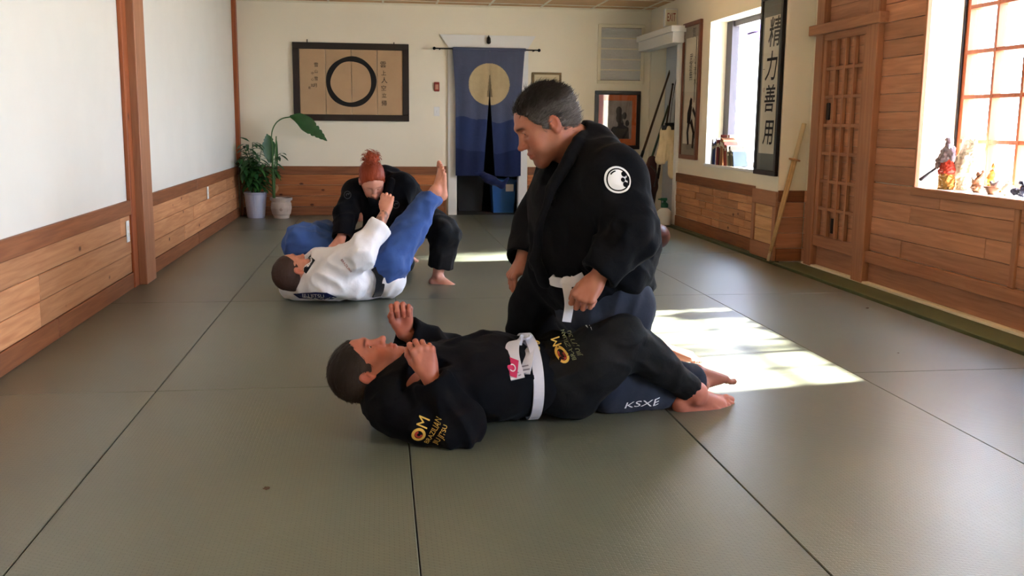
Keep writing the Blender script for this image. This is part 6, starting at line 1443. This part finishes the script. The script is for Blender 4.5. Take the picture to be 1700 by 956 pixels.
sub(t, 'seated_body', M['fbrown'], lambda f: f.ell(c + V(0, 0, .03), (.04, .05, .03), None, .02).cap(c + V(0, 0, .04), c + V(0, -.01, .09), .028, .022, .02).cap(c + V(0, -.02, .09), c + V(0, -.05, .13), .012, .010, .01).cap(c + V(0, .03, .05), c + V(0, .055, .09), .012, .008, .01), rough=.006)
sub(t, 'head', M['fbrown'], lambda f: f.ell(c + V(0, -.008, .118), (.018, .018, .021), None, .01).ell(c + V(0, -.055, .14), (.012, .012, .014), None, .005), rough=.002)
t, c = fig('standing_figurine', 'slender gilded standing figurine behind the wooden bowl', sill(1645, 4.06))
sub(t, 'robe', M['fgold'], lambda f: f.chain([c + V(0, 0, .012), c + V(0, .005, .08), c + V(0, -.004, .14)], [.028, .022, .018], .02).cap(c + V(0, .015, .12), c + V(-.02, .02, .09), .010, .008, .01), rough=.005)
sub(t, 'head', M['fgold'], lambda f: f.ell(c + V(0, -.005, .172), (.013, .013, .017), None, .008).cap(c + V(0, -.005, .185), c + V(0, -.003, .20), .007, .003, .006))
t = empty('wooden_bowl', sill(1647, 3.93), label='small brown wooden bowl on the sill in front', cat='bowl'); c = V(sill(1647, 3.93))
MB().lathe(c, [(.001, 0), (.025, 0), (.03, .01), (.052, .04), (.055, .052), (.049, .052), (.026, .016), (.001, .014)], 24, False).build('bowl_shell', M['fbrown'], t, smooth=True)
sub(t, 'carved_bird', M['fg'], lambda f: f.ell(c + V(0, -.01, .062), (.016, .028, .015), None, .01).ell(c + V(0, .02, .078), (.010, .012, .010), None, .01).cap(c + V(0, -.03, .07), c + V(0, -.062, .095), .012, .004, .01))
t, c = fig('white_jar', 'small round white jar next to the bowl on sill', sill(1673, 3.98)); t['category'] = 'jar'
MB().lathe(c, [(.001, 0), (.022, 0), (.038, .02), (.042, .042), (.032, .062), (.020, .068), (.020, .078)], 22).build('jar_body', M['fiv'], t, smooth=True); MB().lathe(c, [(.023, .078), (.023, .084), (.008, .09), (.008, .098)], 16).build('lid', M['fiv'], t, smooth=True)
t, c = fig('dragon_figurine', 'dark blue-black coiled dragon figurine at right end of sill', sill(1694, 3.95))
sub(t, 'coiled_body', M['fdark'], lambda f: f.chain([c + V(-.01, .075, .02), c + V(-.02, .03, .035), c + V(.01, -.01, .03), c + V(-.01, -.05, .045), c + V(0, -.03, .075)], [.008, .02, .024, .022, .014], .012), rough=.006)
sub(t, 'head', M['fdark'], lambda f: f.ell(c + V(-.012, -.02, .092), (.014, .022, .013), None, .01).cap(c + V(-.01, -.005, .10), c + V(-.01, .015, .115), .005, .002, .004).cap(c + V(-.015, -.04, .085), c + V(-.018, -.055, .08), .009, .006, .005))
# ================================================================ bits of grit on the mats
for (px, py), r_, lb in (((443, 812), .013, 'dark speck of lint on the mat at front left'), ((1440, 512), .012, 'dark curled leaf scrap on the mat near the right wall'), ((1491, 587), .006, 'tiny dark crumb on the mat at right')):
    p = W(px, py, 2, 0); mb = MB(); mb.ball((p.x, p.y, .004), r_, 2, (1, .7, .3)); rr2 = random.Random(px); mb.v = [(v[0] + rr2.uniform(-.3, .3) * r_, v[1] + rr2.uniform(-.3, .3) * r_, max(.0005, v[2] + rr2.uniform(-.1, .1) * r_)) for v in mb.v]
    tag(mb.build('lint_speck', M['darkwood'], origin=(p.x, p.y, .004)), label=lb, cat='debris')
# ================================================================ outside: trees that shade the upper part of the windows
M['treeleaf'] = mat('sunlit_leaf', srgb(92, 128, 52), .6); M['bark'] = mat('bark', srgb(92, 74, 58), .9, bump=(20, 1))
def tree(label, x, y, lo, hi, ry, n, seed):
    t = empty('shade_tree', (x, y, -.22), label=label, cat='tree'); rg = np.random.default_rng(seed); mb = MB()
    top = (lo + hi) / 2; mb.tube([(x, y, -.25), (x + .05, y - .05, 1.5), (x, y + .1, lo), (x, y, top)], [.16, .13, .10, .04], 10)
    for k in range(9):
        a = rg.uniform(0, 2 * PI); z = rg.uniform(lo - .3, top); mb.tube([(x, y, z), (x + .5 * math.cos(a), y + ry * .5 * math.sin(a), z + .4), (x + 1.0 * math.cos(a), y + ry * .85 * math.sin(a), z + .7)], [.05, .03, .01], 6)
    mb.build('trunk', M['bark'], t, smooth=True)
    c = rg.normal(size=(n, 3)); c /= np.linalg.norm(c, axis=1)[:, None]; c *= rg.uniform(.25, 1, (n, 1)) ** .45
    # leaves gather in clumps
    cl = rg.normal(size=(46, 3)); cl /= np.linalg.norm(cl, axis=1)[:, None]; cl *= rg.uniform(.3, .92, (46, 1)); k = rg.integers(0, 46, n); c = cl[k] + rg.normal(0, .115, (n, 3))
    p = np.array([x, y, top]) + c * np.array([1.15, ry, (hi - lo) / 2]); a = rg.normal(size=(n, 3)); a /= np.linalg.norm(a, axis=1)[:, None]; b_ = np.cross(a, rg.normal(size=(n, 3))); b_ /= np.linalg.norm(b_, axis=1)[:, None]
    s = rg.uniform(.07, .12, (n, 1)); q = np.stack([p - a * s, p + b_ * s * .5, p + a * s, p - b_ * s * .5], 1).reshape(-1, 3)
    me = bpy.data.meshes.new('foliage'); me.from_pydata((q - np.array([x, y, -.22])).tolist(), [], (np.arange(n)[:, None] * 4 + [0, 1, 2, 3]).tolist()); me.materials.append(M['treeleaf']); o = bpy.data.objects.new('foliage', me); C.objects.link(o); o.parent = t; o['kind'] = 'stuff'
tree('leafy shade tree outside the big window', 9.0, 6.0, 3.98, 6.8, 2.4, 26000, 5)
tree('leafy shade tree outside the far window', 9.2, 10.9, 3.95, 6.6, 1.9, 20000, 6)
t = empty('awning', (5.4, 12.6, 2.3), label='lavender awning corner outside the far window', cat='awning')
M['lav'] = mat('lavender_canvas', srgb(132, 104, 176), .8)
aw = [pa(1232, 42, 12.9), pa(1275, 22, 12.3)]
B(tuple(pa(1238, 62, 13.4)), tuple(pa(1275, 50, 13.4) + V(.4, 1.2, .0)), .02).build('valance', M['lav'], t)
MB().poly([pa(1236, 60, 13.4), pa(1275, 48, 13.4), pa(1275, 30, 14.4), pa(1242, 44, 14.4)], (0, 0, .03)).build('canopy', M['lav'], t)
MB().tube([pa(1260, 55, 13.6), pa(1262, 55, 13.6) * V(1, 1, 0) + V(0, 0, -.22)], .03, 8).build('pole', M['white'], t)
